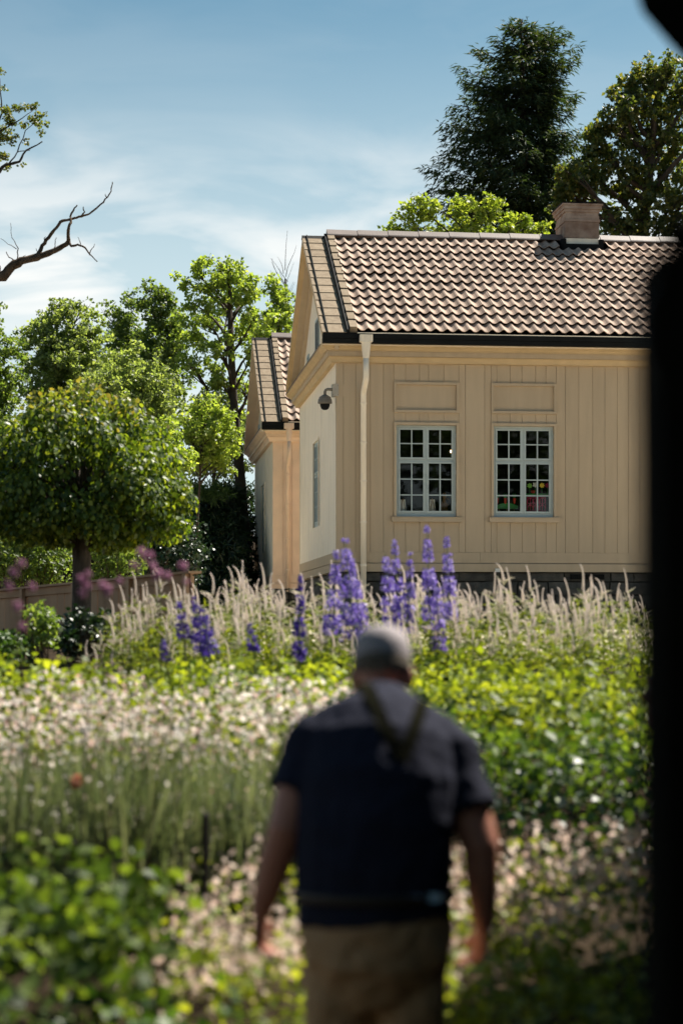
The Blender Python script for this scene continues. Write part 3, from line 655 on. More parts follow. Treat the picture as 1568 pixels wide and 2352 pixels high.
for cx, w in ((922, 'leftmost'), (988, 'middle'), (1062, 'rightmost')):
    u, z = on_v(cx, 1105, .28); t = inside('paper_carrot', '%s of three red carrot cutouts in the right window' % w, 'carrot cutout', u, .28, z, 'carrot cutouts in the right window')
    s = MB(); s.lathe([(0, -.06), (.02, -.03), (.03, .03), (.033, .06), (.02, .07), (0, .07)], (0, 0, 0), 10); s.build('root', 'red_paint', t, smooth=True)
    s = MB(); [s.tube([(0, 0, .06), (dx * .5, 0, .12), (dx, 0, .15 + .03 * math.cos(dx * 30))], [.006, .007, .002], 4) for dx in (-.09, -.055, -.02, .02, .055, .09)]; s.build('leaf_top', 'green_paint', t)
u, z = on_v(1003, 1165, .3); t = inside('green_planter', 'green arched planter under the carrots in the right window', 'planter', u, .3, z)
s = MB(); s.add([(-.22, 0, 0), (.22, 0, 0), (.22, 0, .06), (.12, 0, .10), (0, 0, .115), (-.12, 0, .10), (-.22, 0, .06)] + [(-.22, .1, 0), (.22, .1, 0), (.22, .1, .06), (.12, .1, .10), (0, .1, .115), (-.12, .1, .10), (-.22, .1, .06)],
                [(0, 1, 2, 3, 4, 5, 6), (13, 12, 11, 10, 9, 8, 7)] + [(i, 7 + i, 7 + (i + 1) % 7, (i + 1) % 7) for i in range(7)]); s.build('body', 'green_paint', t)
s = MB(); [s.tube([(x_, .05, 0), (x_, .05, -.08)], .006, 5) for x_ in (-.15, 0, .15)]; s.build('leg', 'brown_clay', t)
u, z = on_v(1254, 1047, .3); t = inside('green_shelf', 'dark green shelf across the right window', 'shelf', u, .3, z)
s = MB(); s.box(-.26, .26, 0, .12, -.012, .012); s.build('board', 'green_paint', t); s = MB(); [s.box(x_ - .008, x_ + .008, .04, .06, -.4, -.012) for x_ in (-.24, .24)]; s.build('bracket', 'green_paint', t)
u, z = on_v(1216, 1038, .32); t = inside('red_bowl', 'small red bowl on the green shelf', 'bowl', u, .34, z)
s = MB(); s.lathe([(0, 0), (.03, 0), (.05, .03), (.052, .05), (.045, .05), (.03, .01), (0, .01)], (0, 0, 0), 12); s.build('body', 'red_paint', t)
u, z = on_v(1240, 1192, .22); t = inside('ring_lattice', 'crimson lattice of rings low in the right window', 'lattice', u, .22, z)
s = MB()
for i in range(3):
    for j in range(2):
        cx_, cz_ = -.125 + i * .125, .075 + j * .145
        s.tube([(cx_ + .055 * math.cos(a), 0, cz_ + .062 * math.sin(a)) for a in [2 * math.pi * k / 16 for k in range(17)]], .008, 5)
s.build('ring', 'magenta_paint', t)
s = MB(); [s.box(x_ - .006, x_ + .006, -.008, .008, 0, .30) for x_ in (-.19, -.125, -.0625, 0, .0625, .125, .19)]; [s.box(-.19, .19, -.006, .006, z_, z_ + .012) for z_ in (0, .29)]; s.build('bar', 'magenta_paint', t)

# iron railing before the farther pavilion
t = thing('iron_railing', 'thin black iron railing at the foot of the farther pavilion', 'railing', P(650, 1434, 46.5).to_tuple(), 0)
t.location.z = 1.5
s = MB(); s.tube([(-1.35, 0, .97), (2.1, 0, .97)], .015, 6); s.tube([(-1.35, 0, .86), (2.1, 0, .86)], .010, 6); s.build('rail', 'black_metal', t)
for k in range(8): s = MB(); s.tube([(-1.3 + k * .48, 0, -.1), (-1.3 + k * .48, 0, 1.0)], .013, 6); s.build('post', 'black_metal', t)

# ------------------------------------------------------------------ board fence on the left
def fence():
    A = P(447, 1312, 25.0); Bp = P(-40, 1358, 30.5); t = thing('board_fence', 'tan board fence with sloping cap behind the round tree', 'fence', (A.x, A.y, 0), 0)
    A0 = Vector((0, 0, A.z)); B0 = Bp - Vector((A.x, A.y, 0)); d = B0 - A0; Lh = math.hypot(d.x, d.y); ux = Vector((d.x / Lh, d.y / Lh, 0)); nz = Vector((-ux.y, ux.x, 0))
    if nz.y > 0: nz = -nz
    def seg(b, s0, s1, lo, hi, n0, n1):
        vs = []
        for n_ in (n0, n1):
            for q in (s0, s1):
                for h_ in (lo, hi):
                    p = ux * q + nz * n_; zt = A0.z + d.z * q / Lh; vs.append((p.x, p.y, zt + h_))
        b.add(vs, [(0, 2, 3, 1), (4, 5, 7, 6), (0, 1, 5, 4), (2, 6, 7, 3), (1, 3, 7, 5), (0, 4, 6, 2)])
    q = 0.0; rr = random.Random(4)
    while q < Lh:
        w_ = rr.uniform(.17, .23); s = MB(); o = rr.uniform(0, .01); seg(s, q + .004, min(q + w_ - .004, Lh), -1.35, -.06, o, .03 + o); s.build('plank', 'fence_paint', t); q += w_
    s = MB(); seg(s, -.06, Lh + .05, -.03, .0, -.07, .12); s.build('cap_board', 'fence_paint', t)
    s = MB(); seg(s, -.02, Lh, -.14, -.032, .04, .065); s.build('top_rail', 'fence_paint', t)
    for q in (0.02, 1.55, 3.2, 4.9): s = MB(); seg(s, q, q + .09, -1.5, -.032, .066, .12); s.build('post', 'fence_paint', t)
    return t
fence()
def picket():
    t = thing('picket_fence', 'low dark picket fence at the left edge behind the nettles', 'fence', P(-40, 1480, 23).to_tuple()[:2] + (1.18,), 0)
    for k in range(7):
        s = MB(); x = k * .105; s.add([(x, 0, 0), (x + .07, 0, 0), (x + .07, 0, .36), (x + .035, 0, .43), (x, 0, .36), (x, .02, 0), (x + .07, .02, 0), (x + .07, .02, .36), (x + .035, .02, .43), (x, .02, .36)],
            [(0, 1, 2, 3, 4), (9, 8, 7, 6, 5)] + [(i, 5 + i, 5 + (i + 1) % 5, (i + 1) % 5) for i in range(5)]); s.build('picket', 'dark_stake', t)
    s = MB(); s.box(-.05, .8, .022, .05, .25, .30); s.build('rail', 'dark_stake', t)
picket()

# ------------------------------------------------------------------ trees
def limb(b, p0, p1, r0, r1, n=6, wob=.12, k=5, sag=0.0):
    p0, p1 = Vector(p0), Vector(p1); d = p1 - p0; L = d.length; pts = []; rs = []
    a = Vector((rnd.uniform(-1, 1), rnd.uniform(-1, 1), rnd.uniform(-.5, .5))) * L * wob; c = Vector((rnd.uniform(-1, 1), rnd.uniform(-1, 1), rnd.uniform(-.5, .5))) * L * wob * .4
    for i in range(k + 1):
        t = i / k; q = p0 + d * t + a * math.sin(math.pi * t) + c * math.sin(2 * math.pi * t) + Vector((0, 0, sag * L * math.sin(math.pi * t))); pts.append(q); rs.append(r0 + (r1 - r0) * t ** .8)
    b.tube(pts, rs, n); return pts
def broadleaf(name, label, base, lobes, trunk_r, leaf, leaf_size, per, bark='bark_dark', group=None, fork=None, cat='tree', droop=.25, spread=.8, thick=.55, T=T_LEAF, tufts=17):
    """trunk, limbs to every lobe of foliage, twigs inside lobes; lobes in world coordinates (x,y,z,r,squash)"""
    t = thing(name, label, cat, base, 0, group); bx = Vector(base); L = [Vector(l[:3]) - bx for l in lobes]
    zmin = min(l.z for l in L); zmax = max(l.z for l in L); cx = sum(l.x for l in L) / len(L); cy = sum(l.y for l in L) / len(L)
    fk = (fork if fork else zmin * .75)
    tb = MB(); top = Vector((cx * .6, cy * .6, zmin + (zmax - zmin) * .62))
    tp = limb(tb, (0, 0, -.3), top, trunk_r, trunk_r * .3, 9, .04, 8); tb.build('trunk', bark, t, smooth=True)
    lb = MB()
    for l, ll in zip(L, lobes):
        # start on the trunk below the lobe
        zz = max(fk * .9, l.z - .55 * math.hypot(l.x - cx, l.y - cy) - .15 * (zmax - zmin)); tt = min(1, max(.12, zz / max(.1, top.z)))
        i = tt * (len(tp) - 1); i0 = int(i); st = tp[i0].lerp(tp[min(i0 + 1, len(tp) - 1)], i - i0)
        ln = (l - st).length; r0 = min(trunk_r * .55, max(.02, trunk_r * .28 * (ln / 3) ** .5))
        pp = limb(lb, st, l, r0, r0 * .3, 5, .14, 5, sag=.05)
        for _ in range(4):
            e = l + Vector((rnd.uniform(-1, 1), rnd.uniform(-1, 1), rnd.uniform(-.6, .9))) * ll[3] * .8; limb(lb, pp[3], e, r0 * .45, r0 * .12, 4, .12, 3)
    lb.build('limbs', bark, t, smooth=True)
    sub = []
    for l in lobes:
        sq = l[4] if len(l) > 4 else .8
        for _ in range(int(tufts * (l[3] / .5) ** 1.5)):
            d = unit(1)[0] * (1.35 * rnd.random() ** .6); rr_ = rnd.uniform(.08, .20); sub.append((l[0] + d[0] * l[3], l[1] + d[1] * l[3], l[2] + d[2] * l[3] * sq, rr_, .7))
    p, nr = lobe_pts(sub, per * 1.6, -1, .9, cull=False); ax, up = leafdirs(nr, droop, spread)
    scatter('crown', T, p - np.array(base), leaf_size * RNG.uniform(.6, 1.25, len(p)), ax, leaf, t, roll=up)
    return t
def crown(n, cx, cy, cz, rx, ry, rz, r0, r1, seed, hollow=.55, gaps=0.0, bottom=-.8):
    """lobe centres spread through the outer part of an ellipsoid"""
    g = np.random.default_rng(seed); out = []; 
    for _ in range(n * 30):
        d = g.normal(size=3); d /= np.linalg.norm(d)
        if d[2] < bottom: continue
        q = g.uniform(hollow, 1.0); r = g.uniform(r0, r1); c = np.array([cx + d[0] * rx * q, cy + d[1] * ry * q, cz + d[2] * rz * q])
        if all(np.linalg.norm(c - np.array(o[:3])) > (r + o[3]) * .45 for o in out): out.append((*c, r, .75))
        if len(out) >= n: break
    return out

# pollarded round linden by the fence
LT = P(190, 1434, 23.2); gz = hgt(LT.x, LT.y)
def linden():
    D = 23.2; base = (LT.x, LT.y, gz); t = thing('round_linden_tree', 'round clipped linden tree with dense drooping leaves before the tan fence', 'tree', base)
    b = MB(); limb(b, (0, 0, -.2), (-.03, 0, 1.55), .125, .105, 10, .02, 6); limb(b, (-.03, 0, 1.5), (-.05, 0, 2.6), .10, .05, 8, .05, 5)
    b.build('trunk', 'bark_grey', t, smooth=True)
    b = MB(); c = P(178, 1085, D); cz = c.z - gz
    L = []
    g = np.random.default_rng(5)
    for k in range(120):
        a = g.uniform(0, 2 * math.pi); el = math.asin(g.uniform(-.55, 1)); q = g.uniform(.86, 1.0)
        rx = 1.10; rz = .98 if el > 0 else .80
        p = (c.x + .0 + rx * math.cos(a) * math.cos(el) * q, c.y + rx * math.sin(a) * math.cos(el) * q, c.z - .12 + rz * math.sin(el) * q)
        L.append((*p, g.uniform(.2, .34), .8)); limb(b, (-.04, 0, g.uniform(1.3, 2.1)), Vector(p) - Vector(base), .03, .008, 5, .1, 4)
    for k in range(60):
        a = g.uniform(0, 2 * math.pi); q = g.uniform(.15, .95) ** .7; L.append((c.x + 1.0 * q * math.cos(a), c.y + 1.0 * q * math.sin(a), c.z - .62 + g.uniform(-.12, .15), g.uniform(.2, .3), .7))
    # extra mass down on the right hand shoulder, where the crown hangs lower
    for k in range(16): L.append((*P(rnd.uniform(330, 425), rnd.uniform(1130, 1225), D + rnd.uniform(-.5, .5)), .17, .9))
    b.build('limbs', 'bark_dark', t, smooth=True)
    p, n = lobe_pts(L, 2100, -1, .5, cull=False); zrel = (p[:, 2] - (c.z - .9)) / 2.1
    ax = n * .5 + RNG.normal(size=p.shape) * .35; ax[:, 2] -= .95; up = n * 1.0 + RNG.normal(size=p.shape) * .35; up[:, 2] += .35
    young = (zrel + RNG.normal(size=len(p)) * .1 > .80)
    s_ = .062 * RNG.uniform(.6, 1.25, len(p)); bb = np.array(base)
    scatter('crown', T_OVAL, p[~young] - bb, s_[~young], ax[~young], 'linden_leaf', t, roll=up[~young])
    scatter('young_shoots', T_OVAL, p[young] - bb, s_[young] * .9, n[young] + RNG.normal(size=(young.sum(), 3)) * .5, 'linden_young', t, roll=up[young])
linden()

def at(x, y, D, r, sq=.8): p = P(x, y, D); return (p.x, p.y, p.z, r, sq)
def px_crown(x0, x1, y0, y1, D, n, r0, r1, seed, depth=None, hollow=.45, bottom=-.9):
    a = P((x0 + x1) / 2, (y0 + y1) / 2, D); k = D / F; rx = (x1 - x0) / 2 * k; rz = (y1 - y0) / 2 * k
    return crown(n, a.x, a.y, a.z, max(.1, rx - r0 * .8), (depth or rx) * .9, max(.1, rz - r0 * .8), r0, r1, seed, hollow, bottom=bottom)
def tbase(x, D): X = (x - 784) / F * D; return (X, D, hgt(X, D) - .1)
G1 = 'trees on the bank left of the pavilions'
broadleaf('dark_edge_tree', 'dark green tree cut off by the left edge, below the dead branch', tbase(-60, 60), px_crown(-190, 60, 680, 1180, 60, 44, .5, .9, 1), .25, 'mid_leaf', .12, 800, group=G1)
broadleaf('bushy_tree', 'bushy grey green tree above the round linden', tbase(160, 66), px_crown(45, 275, 690, 1060, 66, 50, .5, .85, 2, hollow=.2) + [at(75, 770, 66, .45), at(120, 720, 66, .4), at(150, 700, 66, .4), at(190, 705, 66, .4), at(215, 760, 66, .4)], .22, 'grey_leaf', .12, 800, group=G1)
broadleaf('slender_tree', 'thin airy tree with a small top left of the tall oak', tbase(280, 72), px_crown(225, 345, 700, 1000, 72, 30, .4, .6, 3, hollow=.2) + [at(250, 720, 72, .4), at(300, 690, 72, .4)], .16, 'mid_leaf', .12, 700, group=G1)
broadleaf('narrow_oak', 'narrow green tree touching the left side of the tall oak', tbase(372, 64), px_crown(312, 432, 645, 1000, 64, 36, .4, .65, 4, hollow=.2) + [at(345, 665, 64, .35), at(385, 670, 64, .35)], .20, 'mid_leaf', .12, 750, group=G1, fork=1.5)
oakL = [at(500, 605, 58, .32), at(455, 615, 58, .35), at(540, 630, 58, .4), at(575, 665, 58, .38), at(430, 650, 58, .35), at(490, 650, 58, .5), at(450, 700, 58, .5), at(530, 690, 58, .55), at(590, 720, 58, .5),
        at(470, 745, 59, .5), at(550, 760, 59, .55), at(500, 790, 57, .45), at(605, 780, 58, .5), at(440, 770, 58, .4), at(575, 820, 58, .45), at(480, 840, 59, .4), at(520, 720, 60, .5), at(610, 850, 58, .4), at(430, 830, 57, .35), at(560, 880, 59, .35), at(500, 880, 58, .3), at(540, 640, 60, .5)]
broadleaf('tall_oak', 'tall airy yellow green oak showing its forked trunk beside the farther pavilion', tbase(548, 58), oakL, .27, 'spring_leaf', .115, 800, group=G1, tufts=20, fork=1.6)
broadleaf('edge_tree', 'light green tree between the tall oak and the near gable', tbase(640, 66), px_crown(590, 680, 640, 900, 66, 16, .4, .65, 6) + [at(625, 660, 66, .4), at(655, 690, 66, .4)], .15, 'spring_leaf', .12, 750, group=G1)
broadleaf('hazel_thicket', 'pale green thicket filling the gap under the tall oak', tbase(330, 54), px_crown(150, 440, 800, 1130, 54, 60, .4, .7, 7, depth=1.2, hollow=.1), .12, 'grey_leaf', .10, 800, group=G1)
broadleaf('young_ash', 'young feathery green tree at the foot of the tall oak', tbase(452, 50), px_crown(395, 555, 900, 1110, 50, 34, .25, .42, 8, depth=.7, hollow=.1), .06, 'spring_leaf', .10, 700, group=G1)
broadleaf('pale_thicket', 'pale airy thicket filling the space between the tall oak trunk and the farther gable', tbase(500, 64), px_crown(400, 600, 860, 1150, 64, 40, .35, .6, 17, depth=1.0, hollow=.1), .10, 'grey_leaf', .10, 800, group=G1)
broadleaf('low_bush', 'yellow green bush right of the round linden crown', tbase(380, 48), px_crown(290, 450, 950, 1150, 48, 26, .25, .4, 9, depth=.6, hollow=.1), .07, 'spring_leaf', .10, 700, cat='bush')
# leafless twiggy tree poking up at the gable
def bare():
    b0 = tbase(660, 70); t = thing('bare_tree', 'leafless twiggy tree top rising beside the near gable', 'tree', b0); b = MB(); B_ = Vector(b0)
    limb(b, (0, 0, 0), P(655, 640, 70) - B_, .12, .03, 6, .03, 6); b.build('trunk', 'bark_grey', t); b = MB()
    for k in range(26):
        s0 = P(655 + rnd.uniform(-6, 6), rnd.uniform(620, 800), 70) - B_; limb(b, s0, s0 + Vector((rnd.uniform(-.6, .45), rnd.uniform(-.4, .4), rnd.uniform(.6, 1.5))), .014, .004, 4, .08, 4)
    b.build('twigs', 'bark_grey', t)
bare()
# tree out of frame on the left with the dead branch and a leafy branch
def dead_branch_tree():
    D = 30; b0 = tbase(-330, D); B_ = Vector(b0); t = thing('dead_limbed_tree', 'tree beyond the left edge reaching in with a bare dead branch and one leafy branch', 'tree', b0)
    b = MB(); limb(b, (0, 0, -.3), P(-300, 300, D) - B_, .35, .18, 10, .03, 8); b.build('trunk', 'bark_dark', t, smooth=True)
    def br(b, pts, r0, r1):
        q = [P(x, y, D + dz) - B_ for x, y, dz in pts]; n = len(q)
        fine = []; rad = []
        for i in range(n - 1):
            for k in range(3):
                tt = k / 3; fine.append(q[i].lerp(q[i + 1], tt) + Vector((rnd.uniform(-1, 1), rnd.uniform(-1, 1), rnd.uniform(-1, 1))) * .008); u_ = (i + tt) / (n - 1); rad.append(.85 * (r0 + (r1 - r0) * u_) * rnd.uniform(.9, 1.12))
        fine.append(q[-1]); rad.append(r1); b.tube(fine, rad, 7)
    b = MB()
    br(b, [(-300, 700, 0), (-120, 680, 0), (-20, 640, 0), (8, 634, 0), (28, 612, 0), (50, 600, 0), (85, 592, 0), (110, 582, 0), (140, 570, 0), (158, 556, 0)], .12, .040)
    br(b, [(84, 592, 0), (98, 565, .1), (112, 545, .1), (125, 528, .1), (140, 510, .1), (155, 505, .1), (172, 502, .1), (187, 497, .1), (205, 492, .1), (232, 470, .15), (248, 452, .15), (255, 440, .2), (259, 418, .2)], .036, .008)
    br(b, [(157, 557, 0), (157, 535, -.05), (161, 515, -.05), (163, 505, 0), (161, 498, .1), (172, 478, .1), (178, 471, .1)], .034, .010)
    br(b, [(158, 556, 0), (165, 566, -.1), (178, 562, -.15), (195, 568, -.2), (207, 585, -.2), (224, 601, -.2)], .026, .008)
    br(b, [(187, 497, 0), (194, 488, 0), (192, 475, 0)], .018, .008); br(b, [(205, 585, -.2), (212, 572, -.2), (218, 560, -.2)], .010, .004)
    br(b, [(247, 455, .15), (243, 450, .1), (242, 446, .1)], .010, .005); br(b, [(185, 562, -.1), (182, 550, -.1), (179, 545, 0)], .008, .003)
    br(b, [(30, 612, 0), (40, 595, .1), (42, 570, .1), (28, 545, .1), (25, 512, .1)], .014, .003); br(b, [(40, 572, .1), (20, 560, .1), (2, 548, .1)], .007, .003)
    br(b, [(36, 600, 0), (22, 590, .1), (15, 578, .1)], .012, .006); br(b, [(0, 630, 0), (2, 620, 0), (1, 610, 0)], .014, .006); br(b, [(40, 603, 0), (52, 590, 0), (60, 586, 0)], .008, .003)
    br(b, [(118, 580, 0), (128, 566, .1), (127, 553, 0), (130, 545, 0)], .010, .004); br(b, [(104, 560, .1), (103, 548, .1), (105, 543, .1)], .010, .004); br(b, [(83, 590, 0), (86, 578, 0), (84, 570, 0)], .010, .004)
    b.build('dead_branch', 'dead_wood', t, smooth=True)
    b = MB(); br(b, [(-290, 480, 0), (-100, 440, 0), (-10, 400, 0), (15, 378, 0), (45, 372, 0), (60, 345, 0), (98, 325, 0)], .05, .010)
    br(b, [(20, 378, 0), (40, 350, .1), (70, 345, .1)], .015, .005); br(b, [(-60, 420, 0), (-20, 330, .1), (5, 260, .1), (0, 180, .1)], .03, .008); br(b, [(0, 300, 0), (40, 280, 0), (75, 255, .1)], .014, .005); br(b, [(40, 350, 0), (60, 300, 0), (95, 270, .1)], .012, .004)
    b.build('living_branch', 'bark_dark', t, smooth=True)
    sub = []
    for (x, y, w) in ((2, 165, 10), (0, 205, 14), (4, 245, 14), (15, 262, 16), (30, 250, 14), (55, 245, 12), (75, 248, 14), (95, 262, 12), (100, 285, 12), (80, 275, 14), (55, 285, 10), (20, 290, 20), (5, 320, 22), (30, 320, 16), (95, 305, 9), (0, 360, 16), (15, 385, 10), (50, 378, 6), (-30, 250, 30), (-40, 330, 36), (-90, 280, 40), (-110, 380, 40), (60, 325, 7), (-160, 330, 50)):
        c = P(x, y, D + rnd.uniform(-.2, .2)); r_ = w * D / F
        for _ in range(5): d = unit(1)[0]; sub.append((c.x + d[0] * r_ * .8, c.y + d[1] * r_ * .8, c.z + d[2] * r_ * .5, r_ * .5, .7))
    p, n = lobe_pts(sub, 9500, -1, .8, cull=False); ax, up = leafdirs(n, 0, .9)
    scatter('leaves', T_LEAF, p - np.array(b0), .048 * RNG.uniform(.6, 1.2, len(p)), ax, 'olive_leaf', t, roll=up)
dead_branch_tree()

# conifer behind the roof
def conifer():
    D = 72; base = tbase(1205, D); B_ = Vector(base); t = thing('dark_spruce', 'tall dark conifer with ragged branches behind the roof', 'tree', base)
    px = D / F; ytop = 38; b = MB(); top = P(1196, ytop + 6, D) - B_; b.tube([(0, 0, -.3), (top.x * .4, 0, top.z * .5), tuple(top)], [.34, .24, .03], 9); b.build('trunk', 'bark_dark', t, smooth=True)
    ys = [38, 70, 110, 150, 200, 250, 300, 350, 400, 430, 480, 560, 700]; lf = [14, 80, 108, 148, 172, 182, 192, 214, 232, 262, 240, 235, 220]; rt = [14, 84, 124, 124, 114, 124, 132, 168, 190, 185, 170, 170, 160]
    b = MB(); pts = []; ax = []; up = []
    for k in range(300):
        y = 45 + (690 - 45) * (k / 330) ** .9; a = rnd.uniform(0, 2 * math.pi); ext = np.interp(y, ys, lf if math.cos(a) < 0 else rt) * px * rnd.choice([.6, .75, .85, .95, 1.06])
        ext = max(ext, .3); side = abs(math.cos(a)); ext *= (.72 + .28 * side)
        zc = B_.z; z_tip = ZC + (HOR - y) / F * D - B_.z; drop = .22 * ext; z0 = z_tip + drop * (.55 if y > 200 else -1.0)
        tip = Vector((math.cos(a) * ext, math.sin(a) * ext, z_tip)); st = Vector((top.x * min(1, z0 / top.z) * .8, 0, min(z0, top.z - .1))); mid = st.lerp(tip, .5) + Vector((0, 0, -.10 * ext)); tip.z += .05 * ext
        b.tube([st, mid, tip], [.035, .022, .008], 4)
        m = int(7 + ext * 13)
        for i in range(m):
            f = (i + .5) / m; f = .12 + .88 * f ** .8; p = (st.lerp(mid, f * 2) if f < .5 else mid.lerp(tip, f * 2 - 1)); d = (tip - st).normalized(); sd = Vector((-d.y, d.x, 0)) * rnd.choice([-1, 1])
            w_ = (1.05 - f) * .5 * min(ext, 2.2) + .12; q = p + sd * w_ * rnd.random() + Vector((0, 0, -rnd.random() * .20))
            for _ in range(4):
                pts.append(q + Vector((rnd.gauss(0, .09), rnd.gauss(0, .09), rnd.gauss(0, .07)))); v = d * .6 + sd * .6 + Vector((rnd.gauss(0, .35), rnd.gauss(0, .35), rnd.gauss(-.25, .3))); ax.append(v); up.append((rnd.gauss(0, .4), rnd.gauss(0, .4), 1))
    b.build('branches', 'bark_dark', t)
    scatter('crown', T_LANCE, np.array([tuple(p) for p in pts]), .30 * RNG.uniform(.5, 1.3, len(pts)), np.array([tuple(a_) for a_ in ax]), 'needle', t, roll=np.array(up))
conifer()
def px_lobes(D, L, s=1.0): return [at(x, y, D + dz, r * s) for x, y, r, dz in L]
bigL = px_lobes(66, [(1540, 160, .6, 0), (1480, 175, .6, 0), (1445, 200, .5, 0), (1550, 230, .8, 1), (1490, 240, .8, 0), (1430, 240, .6, -1), (1400, 290, .6, 0), (1450, 290, .8, 1), (1520, 300, .8, 0), (1360, 320, .5, 0), (1390, 360, .7, 0),
    (1340, 390, .5, 0), (1310, 400, .45, -1), (1450, 370, .8, 0), (1530, 380, .9, 1), (1300, 430, .5, 0), (1350, 440, .6, 0), (1420, 440, .7, 1), (1490, 450, .8, 0), (1560, 460, .8, 0), (1400, 510, .5, 0), (1450, 520, .6, 0), (1530, 530, .7, 0), (1640, 300, 1.2, 0), (1650, 450, 1.2, 0), (1600, 200, .9, 0), (1280, 460, .4, 0), (1420, 580, .7, 0), (1500, 600, .8, 0)])
broadleaf('spreading_elm', 'large olive brown tree right of the conifer behind the chimney', tbase(1560, 66), bigL, .45, 'olive_leaf', .15, 620, fork=3.0, droop=.1, tufts=26)
mapL = px_lobes(56, [(905, 530, .3, 0), (930, 505, .3, 0), (960, 485, .38, 0), (955, 465, .2, 0), (1000, 480, .4, 0), (1045, 480, .4, .3), (1090, 490, .42, 0), (1125, 455, .18, 0), (1130, 490, .4, 0), (1165, 510, .35, 0), (1190, 520, .3, 0), (1225, 530, .28, 0), (1245, 520, .18, 0),
    (940, 545, .4, 0), (1000, 540, .5, .4), (1060, 540, .5, 0), (1120, 545, .5, .3), (1180, 555, .45, 0), (1230, 560, .35, 0), (890, 560, .3, 0), (1030, 620, .7, 0), (1130, 640, .7, 0), (1210, 500, .18, 0), (975, 610, .6, 0), (1195, 620, .6, 0)])
broadleaf('sunlit_maple', 'bright lime green maple top just above the roof ridge', tbase(1070, 56), mapL, .2, 'bright_leaf', .13, 750, fork=3.0)

def woodland():
    L = [(x + rnd.uniform(-1, 1), -14 + rnd.uniform(-3, 3), z + rnd.uniform(-.6, .6), rnd.uniform(1.2, 2.0), .8) for x in range(-22, 24, 2) for z in (1.5, 4, 6.5, 9, 11)]
    p, n = lobe_pts(L, 110, -1, .5, cull=False); ax, up = leafdirs(n, .2, .8); o = scatter('woodland', T_LEAF, p, .45, ax, 'deep_leaf', None, roll=up); props(o, 'dark woodland mirrored faintly in the window panes', 'woodland')
woodland()
# dark bank of ferns and shrubs beside the farther pavilion
def fern_bank():
    L = []
    for _ in range(330):
        x = rnd.uniform(390, 568); y = rnd.uniform(1125, 1400); D = 51 + (1400 - y) / 300 * 6 + rnd.uniform(-.5, .5)
        if x > 540: D += 4; y = min(y, 1330)
        L.append(at(x, y, D, rnd.uniform(.2, .34) if x > 530 else rnd.uniform(.25, .5)))
    p, n = lobe_pts(L, 620, -.6, .5, cull=False); ax, up = leafdirs(n, .5, .5)
    o = scatter('bank_shrubs', T_LANCE, p, .28 * RNG.uniform(.5, 1.2, len(p)), ax, 'dark_leaf', None, roll=up); props(o, 'dark fern and shrub bank between the fence and farther pavilion', 'shrubs')
    L = [at(rnd.uniform(430, 520), rnd.uniform(1105, 1150), 54, .22) for _ in range(14)]; p, n = lobe_pts(L, 900, -.2, .5, cull=False); ax, up = leafdirs(n, .3, .5)
    o = scatter('fern_clump', T_LANCE, p, .2 * RNG.uniform(.5, 1.2, len(p)), ax, 'fern_leaf', None, roll=up); props(o, 'pale feathery ferns along the top of the dark bank', 'ferns')
fern_bank()
def shrub(name, label, x0, x1, y0, y1, D, n, r0, r1, leaf, size, per, seed, T=T_LEAF, depth=.5, group=None, stems=True, cat='shrub', droop=.3):
    base = tbase((x0 + x1) / 2, D); L = px_crown(x0, x1, y0, y1, D, n, r0, r1, seed, depth=depth, hollow=.3); t = thing(name, label, cat, base, 0, group); B_ = Vector(base)
    if stems:
        b = MB()
        for l in L: limb(b, (rnd.uniform(-.1, .1), rnd.uniform(-.1, .1), 0), Vector(l[:3]) - B_, .012, .005, 4, .08, 4)
        b.build('stems', 'stem_brown', t)
    p, nn = lobe_pts(L, per, -.7, .6, cull=False); ax, up = leafdirs(nn, droop, .7)
    scatter('foliage', T, p - np.array(base), size * RNG.uniform(.6, 1.25, len(p)), ax, leaf, t, roll=up); return t
shrub('laurel_bush', 'glossy bush under the left of the linden crown', -60, 190, 1180, 1380, 32.5, 46, .2, .32, 'mid_leaf', .07, 1500, 21, depth=.6, cat='bush')
shrub('laurel_bush', 'glossy bush right of the linden trunk behind the fence', 195, 330, 1170, 1380, 32.0, 30, .2, .3, 'mid_leaf', .07, 1500, 22, depth=.6, cat='bush')
shrub('yew_hedge', 'very dark hedge between linden trunk and farther pavilion', 300, 480, 1130, 1400, 35.0, 46, .25, .4, 'dark_leaf', .08, 1200, 23, depth=.6, cat='hedge')
shrub('nettle_clump', 'bright sunlit nettle clump before the fence left of the trunk', 62, 140, 1372, 1500, 19.0, 10, .09, .14, 'mid_leaf', .06, 4200, 24, depth=.3)
shrub('nettle_clump', 'dark nettle clump at the foot of the linden trunk', 120, 262, 1385, 1530, 19.5, 22, .10, .16, 'dark_leaf', .065, 3600, 25, depth=.35)
shrub('nettle_clump', 'low mixed weeds at the left edge below the picket fence', -30, 75, 1440, 1540, 18.5, 12, .09, .15, 'deep_leaf', .055, 3600, 26, depth=.35)

